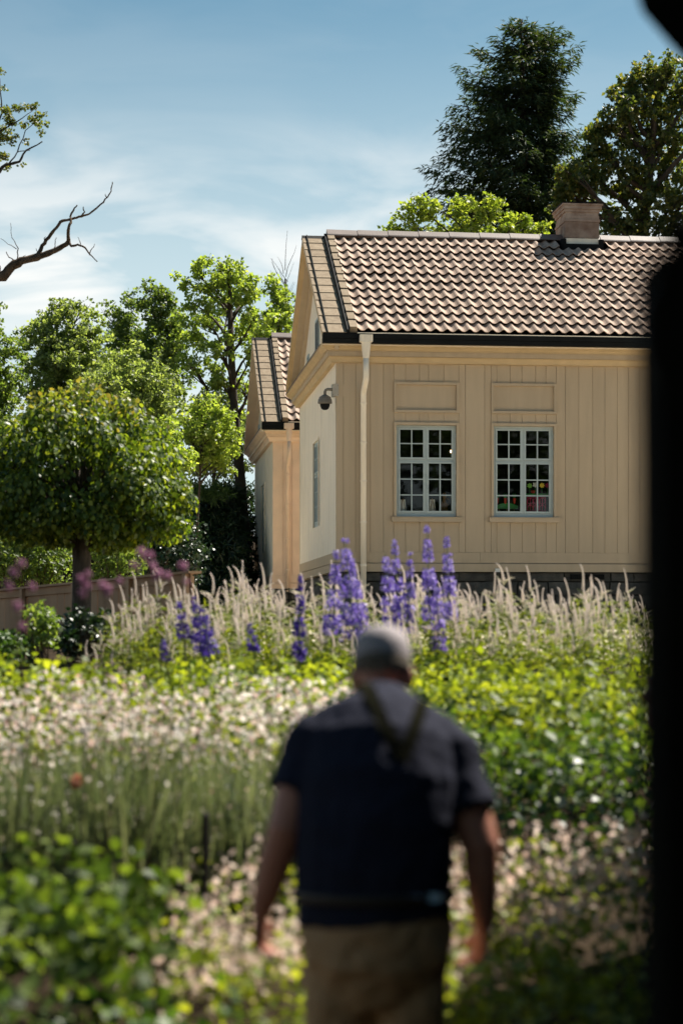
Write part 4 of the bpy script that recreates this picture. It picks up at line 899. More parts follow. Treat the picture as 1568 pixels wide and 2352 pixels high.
# ------------------------------------------------------------------ garden beds
def bedlobes(rows, seed, jit=.05, rel=1.0):
    """rows: (x0,x1,ytop_left,ytop_right,D,step,r) -> mounds whose tops reach the given line"""
    g = random.Random(seed); L = []
    for (x0, x1, ya, yb, D, st, r) in rows:
        x = x0
        while x < x1:
            f = (x - x0) / max(1, (x1 - x0)); y = ya + (yb - ya) * f; p = P(x + g.uniform(-.3, .3) * st, y, D + g.uniform(-.25, .25)); r_ = r * g.uniform(.5, 1.3); cl = mnoise.noise(Vector((p.x * 2.3, p.y * 2.3, seed * 3.7)))
            L.append((p.x, p.y, p.z - r_ * .8 + g.uniform(-1, .6) * jit * 1.3 + cl * .12, r_, .95)); x += st
    return L
def down(L, k, dz):
    """repeat mounds lower down so that the flank of the bed is leafy too"""
    out = list(L)
    for i in range(1, k): out += [(l[0] + rnd.uniform(-.06, .06), l[1] - .04 * i + rnd.uniform(-.05, .05), l[2] - dz * i, l[3], l[4]) for l in L]
    return out
def bed(name, label, L, leaf, size, per, T=T_LEAF, cat='plants', droop=.2, rand=.8, zmin=-.6):
    p, n = lobe_pts(L, per, zmin, .6, cull=False); ax, up = leafdirs(n, droop, rand)
    gz_ = np.array([hgt(a, b_) for a, b_ in p[:, :2]]); k = p[:, 2] > gz_; p, ax, up = p[k], ax[k], up[k]
    o = scatter(name, T, p, size * RNG.uniform(.55, 1.3, len(p)), ax, leaf, None, roll=up); return props(o, label, cat)
def blooms(name, label, L, m_, size, per, cat='flowers', T=T_STAR, zmin=-.1, thick=.25, parent=None, mask=None):
    p, n = lobe_pts(L, per, zmin, thick, cull=False); p = p + n * .03
    if mask is not None: k = mask(p); p, n = p[k], n[k]
    ax = RNG.normal(size=p.shape); up = n + RNG.normal(size=p.shape) * .5; up[:, 1] -= .4
    o = scatter(name, T, p, size * RNG.uniform(.6, 1.3, len(p)), ax, m_, parent, roll=up); return props(o, label, cat)
# far yellow-green band (front of the tall perennials)
L = bedlobes([(-60, 1560, 1520, 1512, 13.6, 40, .16), (-60, 1560, 1535, 1540, 12.8, 40, .16), (-60, 1560, 1560, 1570, 12.2, 44, .17)], 1, .08)
bed('lime_foliage', 'yellow green leafy band at the foot of the tall flower spikes', down(L, 2, .14), 'lime_leaf', .058, 1250, T=T_LEAF)
# green foliage of the tall perennials
L = bedlobes([(230, 1540, 1405, 1405, 16.6, 24, .13), (230, 1540, 1430, 1428, 15.8, 24, .14), (300, 1540, 1455, 1450, 15.1, 26, .14), (330, 1540, 1488, 1482, 14.4, 28, .14)], 2, .09)
bed('perennial_foliage', 'green leaves around the stems of the tall flower spikes', down(L, 2, .16), 'bed_leaf', .075, 950, T=T_LANCE, rand=.9)
# white and pink blossom mass on the left
L4 = bedlobes([(-60, 860, 1575, 1575, 11.9, 46, .17), (-60, 850, 1600, 1600, 11.2, 46, .17), (-60, 800, 1640, 1640, 10.5, 50, .17), (-60, 760, 1680, 1690, 9.9, 50, .16)], 3, .09)
bed('blossom_foliage', 'olive green leaves beneath the white and pink blossoms', down(L4, 3, .14), 'bed_leaf', .05, 900)
blooms('white_blossoms', 'mass of small white and pink blossoms left of the man', L4, 'white_petal', .038, 1500)
L4b = down(L4[len(L4) // 2:], 2, .18)
blooms('pale_blossoms', 'sparse pale blossoms fringing the reeds', L4b, 'white_petal', .036, 420)
# right hand shrubs
L6 = bedlobes([(930, 1540, 1545, 1535, 12.0, 50, .20), (930, 1540, 1585, 1575, 11.3, 50, .20)], 4, .10)
L6c = bedlobes([(950, 1540, 1640, 1630, 10.8, 52, .20), (1000, 1540, 1685, 1680, 10.4, 54, .20)], 14, .10)
L6c += [(*P(x, y, D)[:2], P(x, y, D).z - r_, r_, .9) for x, y, D, r_ in ((1080, 1625, 10.8, .34), (1330, 1615, 10.8, .36), (1450, 1635, 10.6, .38), (1060, 1690, 10.3, .30), (1160, 1670, 10.3, .32), (1270, 1680, 10.2, .34), (1390, 1675, 10.2, .32), (1490, 1690, 10.1, .32))]
bed('middle_shrubs', 'mid green leaves halfway down the shrubs right of the man', L6c, 'shrub_leaf', .06, 900)
L6 = down(L6, 2, .15) + [(*P(x, y, D)[:2], P(x, y, D).z - r_, r_, .9) for x, y, D, r_ in ((1010, 1560, 11.6, .34), (1110, 1535, 11.9, .38), (1230, 1520, 12.2, .42), (1350, 1530, 11.9, .40), (1460, 1545, 11.6, .40), (1200, 1590, 11.0, .38))]
bed('leafy_shrubs', 'dense bright green shrubs right of the man', L6, 'bed_leaf', .062, 800, T=T_LEAF)
L6b = bedlobes([(1030, 1540, 1740, 1735, 10.1, 54, .19), (1050, 1540, 1790, 1790, 9.9, 56, .19), (1060, 1540, 1840, 1840, 9.8, 56, .18)], 5, .08)
bed('shaded_shrubs', 'lower flank of the shrubs right of the man, shade put into the leaf green', L6b, 'dark_leaf', .055, 600)  # darker leaf colour stands in for shade under the overhang
# reeds and fine stems at the left
def reeds():
    n = 9500; X = RNG.uniform(-60, 680, n); D = RNG.uniform(8.5, 10.1, n); x = (X - 784) / F * D; g = np.array([hgt(0, d) for d in D]); pts = np.stack([x, D, g], 1)
    topy = 1745 + 38 * np.sin(X / 47 + D * 2) + 25 * np.sin(X / 19 + D * 5) + RNG.normal(size=n) * 45; zt = ZC + (HOR - topy) / F * D; h = np.maximum(.15, (zt - g)) * RNG.uniform(.5, 1.05, n)
    clump = np.sin(x * 9 + D * 4) + np.sin(x * 23 - D * 7) + RNG.normal(size=n) * .6 > -.3
    ax = np.stack([RNG.normal(size=n) * .2, RNG.normal(size=n) * .2, np.ones(n)], 1)
    T = (T_BLADE[0] * np.array([.5, 1, 1]), T_BLADE[1]); o = scatter('reed_stems', T, pts[clump], h[clump], ax[clump], 'reed', None); props(o, 'thicket of thin grey green stems below the white blossoms', 'stems')
    k = RNG.random(n) < .16; p = pts[k].copy(); p[:, 2] += h[k] * RNG.uniform(.6, 1.02, k.sum()); p[:, 0] += RNG.normal(size=k.sum()) * .03
    o = scatter('seed_heads', T_STAR, p, .026 * RNG.uniform(.6, 1.4, len(p)), RNG.normal(size=p.shape), 'white_petal', None); props(o, 'small pale seed heads scattered over the thin stems', 'seed heads')
reeds()
# near left: broad-leaved plants
L1 = bedlobes([(-60, 330, 1935, 1925, 7.6, 60, .14), (-60, 370, 1975, 1985, 7.1, 60, .14), (-60, 385, 2035, 2050, 6.7, 60, .13), (-60, 360, 2110, 2140, 6.4, 62, .13), (-60, 340, 2190, 2220, 6.1, 64, .12)], 6, .06)
bed('geranium_mound', 'broad glossy green leaves filling the lower left corner', down(L1, 2, .10), 'geranium_leaf', .060, 760, T=T_OVAL)
L1b = bedlobes([(-60, 520, 2230, 2250, 6.0, 64, .11), (-60, 620, 2300, 2300, 5.85, 64, .11)], 7, .05)
bed('ground_leaves', 'sparse low leaves along the bottom left edge', L1b, 'deep_leaf', .05, 700, T=T_OVAL)
# blush flowers in front, left and right of the man
L2 = bedlobes([(470, 1060, 1975, 1965, 8.2, 48, .14), (390, 1060, 2040, 2030, 7.7, 50, .14), (370, 1060, 2110, 2100, 7.2, 52, .13), (360, 1060, 2190, 2180, 6.8, 54, .13)], 8, .06)
bed('blush_foliage', 'light green leaves under the blush flowers behind the man', down(L2, 2, .11), 'lime_leaf', .042, 900)
blooms('blush_blossoms', 'blush pink flower heads behind and left of the man', L2, 'blush_petal', .036, 1700)
L2r = bedlobes([(1000, 1540, 1915, 1905, 8.6, 48, .14), (1010, 1540, 1960, 1960, 8.1, 50, .14), (1020, 1540, 2020, 2030, 7.7, 52, .14)], 9, .07)
bed('blush_foliage', 'light green leaves under the pink flowers right of the man', down(L2r, 2, .11), 'bed_leaf', .045, 900)
blooms('blush_blossoms', 'blush pink flower heads right of the man by the dark post', L2r, 'blush_petal', .038, 1500)
L9 = bedlobes([(1020, 1540, 2090, 2090, 7.2, 54, .13), (1010, 1540, 2150, 2160, 6.8, 56, .13), (700, 1540, 2230, 2230, 6.4, 58, .12), (600, 1540, 2310, 2300, 6.1, 60, .12)], 10, .06)
bed('low_foliage', 'green leaves in the lower right corner beside the man', down(L9, 2, .10), 'bed_leaf', .045, 950)
def dirtfill():
    L = bedlobes([(-60, 1560, 1900, 1900, 9.2, 90, .1)], 12)
# tall spikes: Culver's root
def veronica(seed):
    g = random.Random(seed); t = thing('spike_flower_plant', 'tall plant with curved pale cream and pink flower spikes', 'plant', (0, 0, 0), 0, 'pale spike flowers along the bed'); sb = MB(); side = MB(); lp = []; la = []
    for k in range(g.choice([3, 4])):
        h = g.uniform(.90, 1.25); bx, by = g.uniform(-.12, .12), g.uniform(-.12, .12); tx, ty = bx + g.uniform(-.1, .08), by + g.uniform(-.08, .08)
        st = [(bx, by, 0), ((bx + tx) / 2 + .01, (by + ty) / 2, h * .5), (tx, ty, h)]; sb.tube(st, [.006, .005, .004], 5)
        for w in range(6):
            zf = .35 + w * .11
            for q in range(5): a = 2 * math.pi * q / 5 + w; lp.append((bx + (tx - bx) * zf, by + (ty - by) * zf, h * zf)); la.append((math.cos(a), math.sin(a), g.uniform(-.3, .35)))
        cv = g.uniform(-.9, -.2) if g.random() < .8 else g.uniform(.1, .4); Ls_ = g.uniform(.20, .30)
        def spike(b, o, d, Ls_, cv, r):
            pts = []; rs = []; o = Vector(o); d = Vector(d).normalized()
            for i in range(8):
                f = i / 7; pts.append(o + d * Ls_ * f + Vector((cv * Ls_ * .32 * f ** 3, 0, -abs(cv) * .16 * Ls_ * f ** 3))); rs.append(r * (1.0 - .72 * f) * g.uniform(.9, 1.1))
            b.tube(pts, rs, 6)
        m = MB(); spike(m, (tx, ty, h), (g.uniform(-.12, .1), g.uniform(-.1, .1), 1), Ls_, cv, .0145); m.build('flower_spike', 'spike_bloom', t, smooth=True)
        for q in range(g.choice([5, 6, 8])): a = g.uniform(0, 2 * math.pi); spike(side, (tx, ty, h - g.uniform(0, .10)), (math.cos(a) * .9, math.sin(a) * .9, g.uniform(.25, .9)), g.uniform(.09, .17), g.uniform(-.8, .4), .007)
    sb.build('stems', 'stem_green', t); side.build('side_spikes', 'spike_bloom', t, smooth=True, kind='stuff')
    scatter('leaves', T_LANCE, np.array(lp), .14 * RNG.uniform(.7, 1.2, len(lp)), np.array(la), 'bed_leaf', t, kind=None, roll=np.tile([0, 0, 1.0], (len(lp), 1))); return t
protos = [veronica(s_) for s_ in range(6)]; usedp = set()
spots = []
g = random.Random(31)
for (x0, x1, ya, yb, D, st) in ((330, 1500, 1332, 1345, 17.2, 34), (300, 1490, 1358, 1372, 16.2, 34), (215, 1480, 1400, 1400, 15.2, 42), (400, 1380, 1435, 1435, 14.6, 72)):
    x = x0
    while x < x1: 
        f = (x - x0) / (x1 - x0); yy = ya + (yb - ya) * f
        if x < 420: yy += (420 - x) * .30
        if x > 1420: yy += (x - 1420) * .6
        spots.append((x + g.uniform(-16, 16), yy + g.uniform(-26, 22), D + g.uniform(-.3, .3))); x += st
for i, (x, y, D) in enumerate(spots):
    p = P(x, y, D); k = i % 6
    if k in usedp: o = dup(protos[k])
    else: o = protos[k]; usedp.add(k)
    gz_ = hgt(p.x, D); sc_ = max(.55, (p.z - gz_) / 1.30); sc_ = min(sc_, 1.25)
    zone = 0 if x < 450 else 1 if x < 690 else 2 if x < 1050 else 3 if x < 1290 else 4
    o['label'] = ('pale cream spike flowers leaning at the left end of the bed by the tan fence', 'pale cream spike flowers between the fence end and the near pavilion', 'pale cream spike flowers among the violet delphiniums', 'pale pink and cream spike flowers below the right window', 'pale pink and cream spike flowers before the stone foot near the dark post')[zone]
    o['group'] = ('pale spikes by the fence', 'pale spikes below the farther pavilion', 'pale spikes among the delphiniums', 'pale spikes below the right window', 'pale spikes near the dark post')[zone]
    o.location = (p.x, D, p.z - 1.30 * sc_); o.scale = (sc_, sc_, sc_); o.rotation_euler = (0, 0, g.uniform(-.5, .5))

# delphiniums
def delphinium(x, yt, yb, D, w, m_, lean, label, seed):
    g = np.random.default_rng(seed); tp = P(x, yt, D); bt = P(x - lean, yb, D); L = (tp - bt).length; base = (bt.x - lean * .002, D, hgt(bt.x, D)); B_ = np.array(base)
    t = thing('delphinium', label, 'delphinium', base, 0, 'blue and violet delphiniums in the bed')
    b = MB(); b.tube([(0, 0, 0), tuple(np.array(bt) - B_), tuple(np.array(tp) - B_)], [.009, .007, .003], 6); b.build('stem', 'stem_green', t)
    n = int(460 * L / .6 * (w / 1.0)); f = g.random(n); r = (.078 * w) * (1 - .75 * f ** 1.6) * g.uniform(.55, 1.05, n); a = g.uniform(0, 2 * np.pi, n)
    gap = (np.sin(f * 23 + seed) > -.75); p = np.array(bt)[None] * (1 - f[:, None]) + np.array(tp)[None] * f[:, None]; d = np.stack([np.cos(a), np.sin(a), .15 * np.ones(n)], 1); p = p + d * r[:, None]; p, d, f = p[gap], d[gap], f[gap]
    scatter('florets', T_STAR, p - B_, .043 * (1 - .5 * f) * g.uniform(.8, 1.2, len(p)), g.normal(size=p.shape), m_, t, roll=d + g.normal(size=p.shape) * .3)
    k = f > .93
    n2 = 40; lp = np.zeros((n2, 3)); lp[:, 2] = g.uniform(.2, .8, n2) * (bt.z - base[2]); a2 = g.uniform(0, 6.28, n2)
    scatter('leaves', T_LEAF, lp, .12, np.stack([np.cos(a2), np.sin(a2), g.normal(size=n2) * .3], 1), 'deep_leaf', t)
for i, a in enumerate([
    (792, 1238, 1470, 14.9, 1.25, 'violet_petal', -22, 'fullest violet delphinium, in front of the downpipe foot'),
    (772, 1266, 1480, 15.3, 1.0, 'violet_petal', 10, 'pale violet delphinium just left of the fullest one'),
    (808, 1300, 1490, 15.0, 1.0, 'violet_petal', -30, 'lower violet delphinium leaning right of the fullest one'),
    (690, 1322, 1518, 14.2, .62, 'indigo_petal', 4, 'slim deep indigo delphinium standing alone left of the man'),
    (905, 1240, 1400, 15.6, .72, 'violet_petal', -10, 'slim violet delphinium below the left window sill'),
    (884, 1272, 1440, 15.2, .9, 'violet_petal', -16, 'violet delphinium at the left of the pair below the left window'),
    (942, 1270, 1460, 15.2, .72, 'violet_petal', 8, 'short violet delphinium between the two window groups'),
    (979, 1208, 1450, 15.4, .85, 'violet_petal', -10, 'tallest violet delphinium, reaching up to the window sill'),
    (1025, 1234, 1440, 15.4, .85, 'violet_petal', -8, 'violet delphinium right of the tallest one'),
    (1003, 1350, 1500, 15.0, .8, 'violet_petal', -4, 'low violet delphinium between the two tallest ones'),
    (915, 1385, 1470, 14.8, .6, 'indigo_petal', 6, 'very short indigo delphinium just above the cap'),
    (410, 1378, 1470, 14.0, .65, 'indigo_petal', -14, 'left indigo delphinium of the cluster near the fence end'),
    (446, 1372, 1500, 14.0, .85, 'indigo_petal', -20, 'middle indigo delphinium of the cluster near the fence end'),
    (466, 1400, 1506, 13.9, .85, 'indigo_petal', -16, 'right indigo delphinium of the cluster near the fence end'),
    (572, 1432, 1500, 14.0, .6, 'indigo_petal', -12, 'small blue delphinium between the indigo cluster and the slim one'),
    (376, 1470, 1520, 13.8, .5, 'indigo_petal', -5, 'tiny blue delphinium low at the left of the indigo cluster')]): delphinium(*a, 40 + i)
# soft pink meadow rue on thin stems
def rue(label, heads, D, basex, seed):
    base = tbase(basex, D); B_ = Vector(base); t = thing('meadow_rue', label, 'flower', base, 0, 'soft pink flowers on thin stems'); b = MB(); pts = []; g = np.random.default_rng(seed)
    for (x, y, r) in heads:
        c = P(x, y, D) - B_; limb(b, (g.uniform(-.12, .12), g.uniform(-.1, .1), 0), c, .0022, .0014, 4, .04, 6); n = int(16 * r); rr_ = r * D / F; d = unit(n) * (g.random((n, 1)) ** .5) * rr_; pts.append(np.array(c)[None] + d * np.array([1, 1, 1.15]))
    b.build('stems', 'stem_brown', t); p = np.concatenate(pts); scatter('blossoms', T_STAR, p, .011 * g.uniform(.6, 1.2, len(p)), g.normal(size=p.shape), 'pink_petal', t)
rue('soft pink flower cluster in front of the fence cap', [(325, 1268, 10), (345, 1275, 8), (308, 1300, 10), (350, 1300, 9), (333, 1285, 7), (366, 1318, 9), (358, 1325, 8)], 8.2, 330, 1)
rue('soft pink flowers before the end of the tan fence', [(420, 1300, 10), (427, 1338, 6), (385, 1322, 8)], 8.4, 410, 2)
rue('soft pink flowers right of the linden trunk', [(236, 1345, 10), (250, 1352, 8), (274, 1335, 6), (245, 1362, 7)], 8.0, 260, 3)
rue('faint pink flowers before the linden trunk', [(188, 1330, 9), (200, 1345, 8), (190, 1362, 8), (202, 1318, 6)], 7.6, 200, 4)
rue('faint pink flowers at the left edge before the fence', [(32, 1315, 9), (50, 1295, 8), (20, 1345, 9), (75, 1348, 8), (40, 1392, 10), (52, 1440, 8)], 7.2, 40, 5)
# stake, lone coral flower
t = thing('garden_stake', 'thin dark stake standing in the bed left of the man', 'stake', (P(470, 2050, 7.9).x, 7.9, hgt(0, 7.9)))
s = MB(); zt = P(470, 1872, 7.9).z - t.location.z; s.tube([(0, 0, -.1), (.004, 0, zt)], [.017, .016], 8); s.build('rod', 'dark_stake', t); s = MB(); s.lathe([(0, zt + .012), (.014, zt + .004), (.014, zt - .012), (0, zt - .014)], (.004, 0, 0), 8); s.build('tip', 'dark_stake', t)
t = thing('coral_flower', 'single coral pink flower among the grey green stems', 'flower', (P(172, 1800, 8.7).x, 8.7, hgt(0, 8.7))); zt = P(172, 1795, 8.7).z - t.location.z
s = MB(); s.tube([(0, 0, 0), (.01, 0, zt)], .004, 5); s.build('stem', 'stem_green', t); p = unit(40) * .022 + np.array([.01, 0, zt]); scatter('petals', T_STAR, p, .03, RNG.normal(size=p.shape), 'coral_petal', t, kind=None)

# ------------------------------------------------------------------ people
def remeshed(b, name, m_, parent, vox=.008, sm=2):
    o = b.build(name, m_, parent, smooth=True)
    r = o.modifiers.new('remesh', 'REMESH'); r.mode = 'VOXEL'; r.voxel_size = vox; r.use_smooth_shade = True
    s_ = o.modifiers.new('smooth', 'SMOOTH'); s_.iterations = sm; s_.factor = .5; return o
def hand(b, w, d, side, palm_n, k=1.0):
    """w wrist point, d direction towards the fingers, side = direction of the thumb, palm_n = palm normal; fingers curl towards it"""
    w, d, side, pn = Vector(w), Vector(d).normalized(), Vector(side).normalized(), Vector(palm_n).normalized()
    c = w + d * .045 * k; b.tube([w, c, w + d * .09 * k], [(.030 * k, .018 * k), (.042 * k, .018 * k), (.040 * k, .014 * k)], 10, flat=side)
    for i, (o, L) in enumerate(((.030, .068), (.011, .078), (-.009, .073), (-.028, .058))):
        p0 = w + d * .080 * k + side * o * k; p1 = p0 + (d * .85 + pn * .35) * L * .45 * k; p2 = p1 + (d * .55 + pn * .8) * L * .32 * k; p3 = p2 + (d * .15 + pn * .95) * L * .25 * k
        b.tube([p0 - d * .02, p0, p1, p2, p3], [.009 * k, .0095 * k, .009 * k, .008 * k, .006 * k], 8)
    t0 = w + d * .025 * k + side * .028 * k; t1 = t0 + (side * .7 + d * .7 + pn * .2) * .035 * k; t2 = t1 + (side * .3 + d * .9 + pn * .35) * .03 * k
    b.tube([w + d * .015 * k, t0, t1, t2], [.012 * k, .0125 * k, .0105 * k, .008 * k], 8)
def person(label, px, py, rz, J, skin, top, legs, hat=True, extras=True):
    t = thing('person', label, 'person', (px, py, 0), rz)
    b = MB(); hd = Vector(J['head']); nk = Vector(J['neck'])
    b.ball(hd, (.074, .094, .112), 18, 12); b.ball(hd + Vector((0, .045, -.075)), (.052, .055, .05), 12, 8)      # skull, jaw
    b.ball(hd + Vector((0, .098, -.025)), (.014, .022, .022), 8, 6); b.ball(hd + Vector((0, .088, .02)), (.048, .018, .012), 8, 6)   # nose, brow
    b.ball(hd + Vector((0, .092, -.065)), (.024, .012, .009), 8, 6); b.ball(hd + Vector((0, .085, -.100)), (.024, .018, .018), 8, 6)  # lips, chin
    for s_ in (-1, 1): b.ball(hd + Vector((s_ * .082, -.005, -.02)), (.014, .024, .036), 8, 8)
    b.tube([nk + Vector((0, 0, -.06)), nk, hd + Vector((0, .0, -.04))], [.075, .063, .062], 14)
    b.tube(J['spine'], [(r[0] * .92, r[1] * .9) for r in J['srad']], 20, flat=(1, 0, 0))
    for s_, sd in (('L', -1), ('R', 1)):
        sh, el, wr, fg = [Vector(q) for q in J['arm' + s_]]
        b.tube([sh, sh.lerp(el, .3), sh.lerp(el, .7), el, el.lerp(wr, .3), el.lerp(wr, .75), wr], [.070, .070, .064, .052, .050, .040, .031], 14)
        hand(b, wr, fg - wr, (-sd * .35, .95, 0), (-sd * .9, .25, .1), 1.05)
        hp, kn, an = [Vector(q) for q in J['leg' + s_]]
        b.tube([hp, hp.lerp(kn, .5), kn, kn.lerp(an, .35), an], [.088, .078, .056, .054, .036], 14)
        b.tube([an + Vector((0, -.05, -.03)), an + Vector((0, .06, -.05)), an + Vector((0, .17, -.065))], [(.036, .035), (.042, .03), (.036, .018)], 12, flat=(1, 0, 0))
    remeshed(b, 'body', skin, t, .007, 3)
    b = MB()
    for s_ in (-1, 1): b.ball(hd + Vector((s_ * .03, .083, .0)), .0115, 10, 8)
    b.build('eyes', 'eye_white', t, smooth=True)
    # shirt
    b = MB(); sp, sr = J['spine'], J['srad']; b.tube(sp[J['hem']:], [(r[0] * 1.03 + .008, r[1] * 1.03 + .008) for r in sr[J['hem']:]], 24, flat=(1, 0, 0))
    for s_ in ('L', 'R'):
        sh, el, wr, fg = [Vector(q) for q in J['arm' + s_]]; e = sh.lerp(el, J['sleeve' + s_]); b.tube([sh + (sh - el).normalized() * .02, sh, sh.lerp(e, .5), e], [.088, .094, .086, .092], 16)
    b.tube([nk + Vector((0, -.005, -.05)), nk + Vector((0, -.005, .015))], [.085, .074], 16)
    for s_ in ('L', 'R'):
        sh = Vector(J['arm' + s_][0]); y0 = Vector(sp[-3]); b.ball(sh, (.088, .086, .088), 16, 12)
        b.tube([y0 + Vector((0, 0, .01)), y0.lerp(sh, .35) + Vector((0, 0, .016)), y0.lerp(sh, .7) + Vector((0, 0, .012)), sh], [.088, .090, .090, .086], 16)
    o = remeshed(b, 'shirt', top, t, .009, 4)
    tx = bpy.data.textures.get('folds') or bpy.data.textures.new('folds', 'CLOUDS'); tx.noise_scale = .09
    dm = o.modifiers.new('folds', 'DISPLACE'); dm.texture = tx; dm.strength = .018; dm.mid_level = .5
    # trousers
    b = MB(); b.tube(sp[:J['hem'] + 2], [(r[0] * 1.01 + .006, r[1] * 1.01 + .006) for r in sr[:J['hem'] + 2]], 22, flat=(1, 0, 0))
    for s_ in ('L', 'R'):
        hp, kn, an = [Vector(q) for q in J['leg' + s_]]; b.tube([hp + Vector((0, 0, .03)), hp.lerp(kn, .5), kn, kn.lerp(an, .5), an + Vector((0, 0, .02))], [.112, .100, .082, .074, .070], 16)
    o = remeshed(b, 'trousers', legs, t, .01, 4); dm = o.modifiers.new('folds', 'DISPLACE'); dm.texture = tx; dm.strength = .028; dm.mid_level = .5
    for s_ in ('L', 'R'):
        an = Vector(J['leg' + s_][2]); b = MB(); b.tube([an + Vector((0, -.07, -.05)), an + Vector((0, -.04, -.045)), an + Vector((0, .08, -.055)), an + Vector((0, .20, -.07)), an + Vector((0, .225, -.075))], [(.03, .03), (.045, .045), (.05, .038), (.045, .024), (.02, .012)], 14, flat=(1, 0, 0)); b.build('shoe', 'leather', t, smooth=True)
    # hair round the back and sides
    b = MB(); b.ball(hd + Vector((0, -.014, -.0)), (.079, .094, .098), 18, 12); me = b.mesh('hair', 'hair_grey')
    vs = [v.co.copy() for v in me.vertices]; b2 = MB(); keep = [f for f in b.f if all((vs[i].z > hd.z - .005 and vs[i].y < hd.y + .03) or vs[i].z > hd.z + .045 for i in f)]; b2.add([tuple(v) for v in vs], keep); b2.build('hair', 'hair_grey', t, smooth=True)
    if hat:
        b = MB(); prof = []
        M = Matrix.Translation(hd + Vector((0, -.005, .028))) @ Matrix.Rotation(J.get('tilt', 0), 4, 'X')
        vs = []; n = 24; rows = [(1.0, -.012), (1.03, .015), (1.0, .045), (.88, .075), (.62, .092), (.28, .099), (.02, .10)]
        for q, z in rows:
            for j in range(n): a = 2 * math.pi * j / n; vs.append(M @ Vector((.083 * q * math.cos(a), .103 * q * math.sin(a), z)))
        fs = [(i * n + j, i * n + (j + 1) % n, (i + 1) * n + (j + 1) % n, (i + 1) * n + j) for i in range(len(rows) - 1) for j in range(n)]
        b.add(vs, fs); cp = b.build('cap', 'cap_cloth', t, smooth=True)
        b = MB(); vs = [M @ Vector((.0845 * math.cos(2 * math.pi * j / n), .1045 * math.sin(2 * math.pi * j / n), z)) for z in (-.03, -.012, .0) for j in range(n)]
        b.add(vs, [(i * n + j, i * n + (j + 1) % n, (i + 1) * n + (j + 1) % n, (i + 1) * n + j) for i in range(2) for j in range(n)]); b.build('cap_band', 'cap_band', cp, smooth=True)
        b = MB(); vs = [M @ Vector((.078 * math.cos(a), .095 * math.sin(a), -.01)) for a in [math.pi * k / 10 for k in range(11)]] + [M @ Vector((.072 * math.cos(a), .095 * math.sin(a) + .075 * math.sin(a) ** .6, -.028)) for a in [math.pi * k / 10 for k in range(11)]]
        b.add(vs + [v - Vector((0, 0, .004)) for v in vs], [(i, i + 1, 12 + i, 11 + i) for i in range(10)] + [(22 + 11 + i, 22 + 12 + i, 23 + i, 22 + i) for i in range(10)]); b.build('peak', 'cap_cloth', cp, smooth=True)
    return t, sp, sr
k = 5.5 / F
def mx(x): return (x - 784) * k
def mz(y): return ZC + (HOR - y) * k
ox = mx(870)
def q(x, y, dy=0.0): return (mx(x) - ox, dy, mz(y))
man = {'head': q(882, 1546, .31), 'neck': q(878, 1612, .235), 'tilt': -.30,
  'spine': [q(862, 2300, .0), q(862, 2200, -.02), q(862, 2110, -.02), q(858, 2060, -.02), q(860, 1990, -.01), q(862, 1900, .0), q(866, 1800, .03), q(872, 1730, .075), q(876, 1675, .13), q(878, 1636, .18), q(878, 1612, .21)],
  'srad': [(.10, .09), (.195, .135), (.205, .145), (.20, .145), (.205, .15), (.205, .15), (.21, .15), (.205, .145), (.178, .12), (.115, .09), (.07, .07)], 'hem': 2,
  'armL': [q(728, 1708, .10), q(655, 1905, .02), q(595, 2110, .10), q(592, 2235, .14)], 'armR': [q(1026, 1728, .10), q(1104, 1945, .02), q(1114, 2135, .06), q(1092, 2255, .12)],
  'legL': [q(790, 2210, .0), q(770, 2510, .06), (mx(775) - ox, -.02, .09)], 'legR': [q(938, 2210, .0), q(945, 2520, .03), (mx(950) - ox, .16, .09)], 'sleeveL': .62, 'sleeveR': .66}
M_, sp, sr = person('man seen from behind in a grey cap, dark navy shirt and khaki trousers', ox, 5.5, 0, man, 'skin', 'navy_cloth', 'khaki_cloth')
# belt with bright clips, carrying strap
b = MB(); c = Vector(sp[3]); ring = [(c.x + (sr[3][0] * 1.03 + .018) * math.cos(a), c.y + (sr[3][1] * 1.03 + .018) * math.sin(a), c.z + .012) for a in [2 * math.pi * j / 40 for j in range(41)]]
b.tube(ring, [(.013, .003)] * 41, 8, flat=(0, 0, 1)); bl = b.build('belt', 'leather', M_, smooth=True)
b = MB(); p0 = Vector(q(990, 2046, -.145)); b.lathe([(0, -.004), (.022, -.004), (.026, 0), (.022, .004), (0, .004)], (0, 0, 0), 16, M=Matrix.Translation(p0) @ Matrix.Rotation(R(70), 4, 'X') @ Matrix.Scale(.55, 4, (0, 1, 0))); b.build('clip', 'steel', bl)
b = MB(); b.tube([q(900, 2048, -.175), q(930, 2047, -.17), q(958, 2045, -.16)], [(.009, .004)] * 3, 6, flat=(0, 0, 1)); b.build('buckle', 'steel', bl)
b = MB(); b.tube([q(838, 1596, .14), q(846, 1604, .09), q(856, 1620, .03), q(868, 1645, -.02), q(884, 1675, -.06), q(902, 1705, -.09), q(920, 1735, -.11)], [(.019, .004)] * 7, 8, flat=(1, 0, 0)); b.tube([q(918, 1738, -.11), q(932, 1712, -.09), q(945, 1685, -.06), q(955, 1660, -.03), q(962, 1640, .02), q(966, 1628, .08)], [(.019, .004)] * 6, 8, flat=(1, 0, 0)); cs = b.build('carrying_strap', 'strap_web', M_, smooth=True)
sw = cs.modifiers.new('wrap', 'SHRINKWRAP'); sw.target = [c for c in M_.children if c.name.startswith('shirt')][0]; sw.wrap_method = 'NEAREST_SURFACEPOINT'; sw.wrap_mode = 'ABOVE_SURFACE'; sw.offset = .006

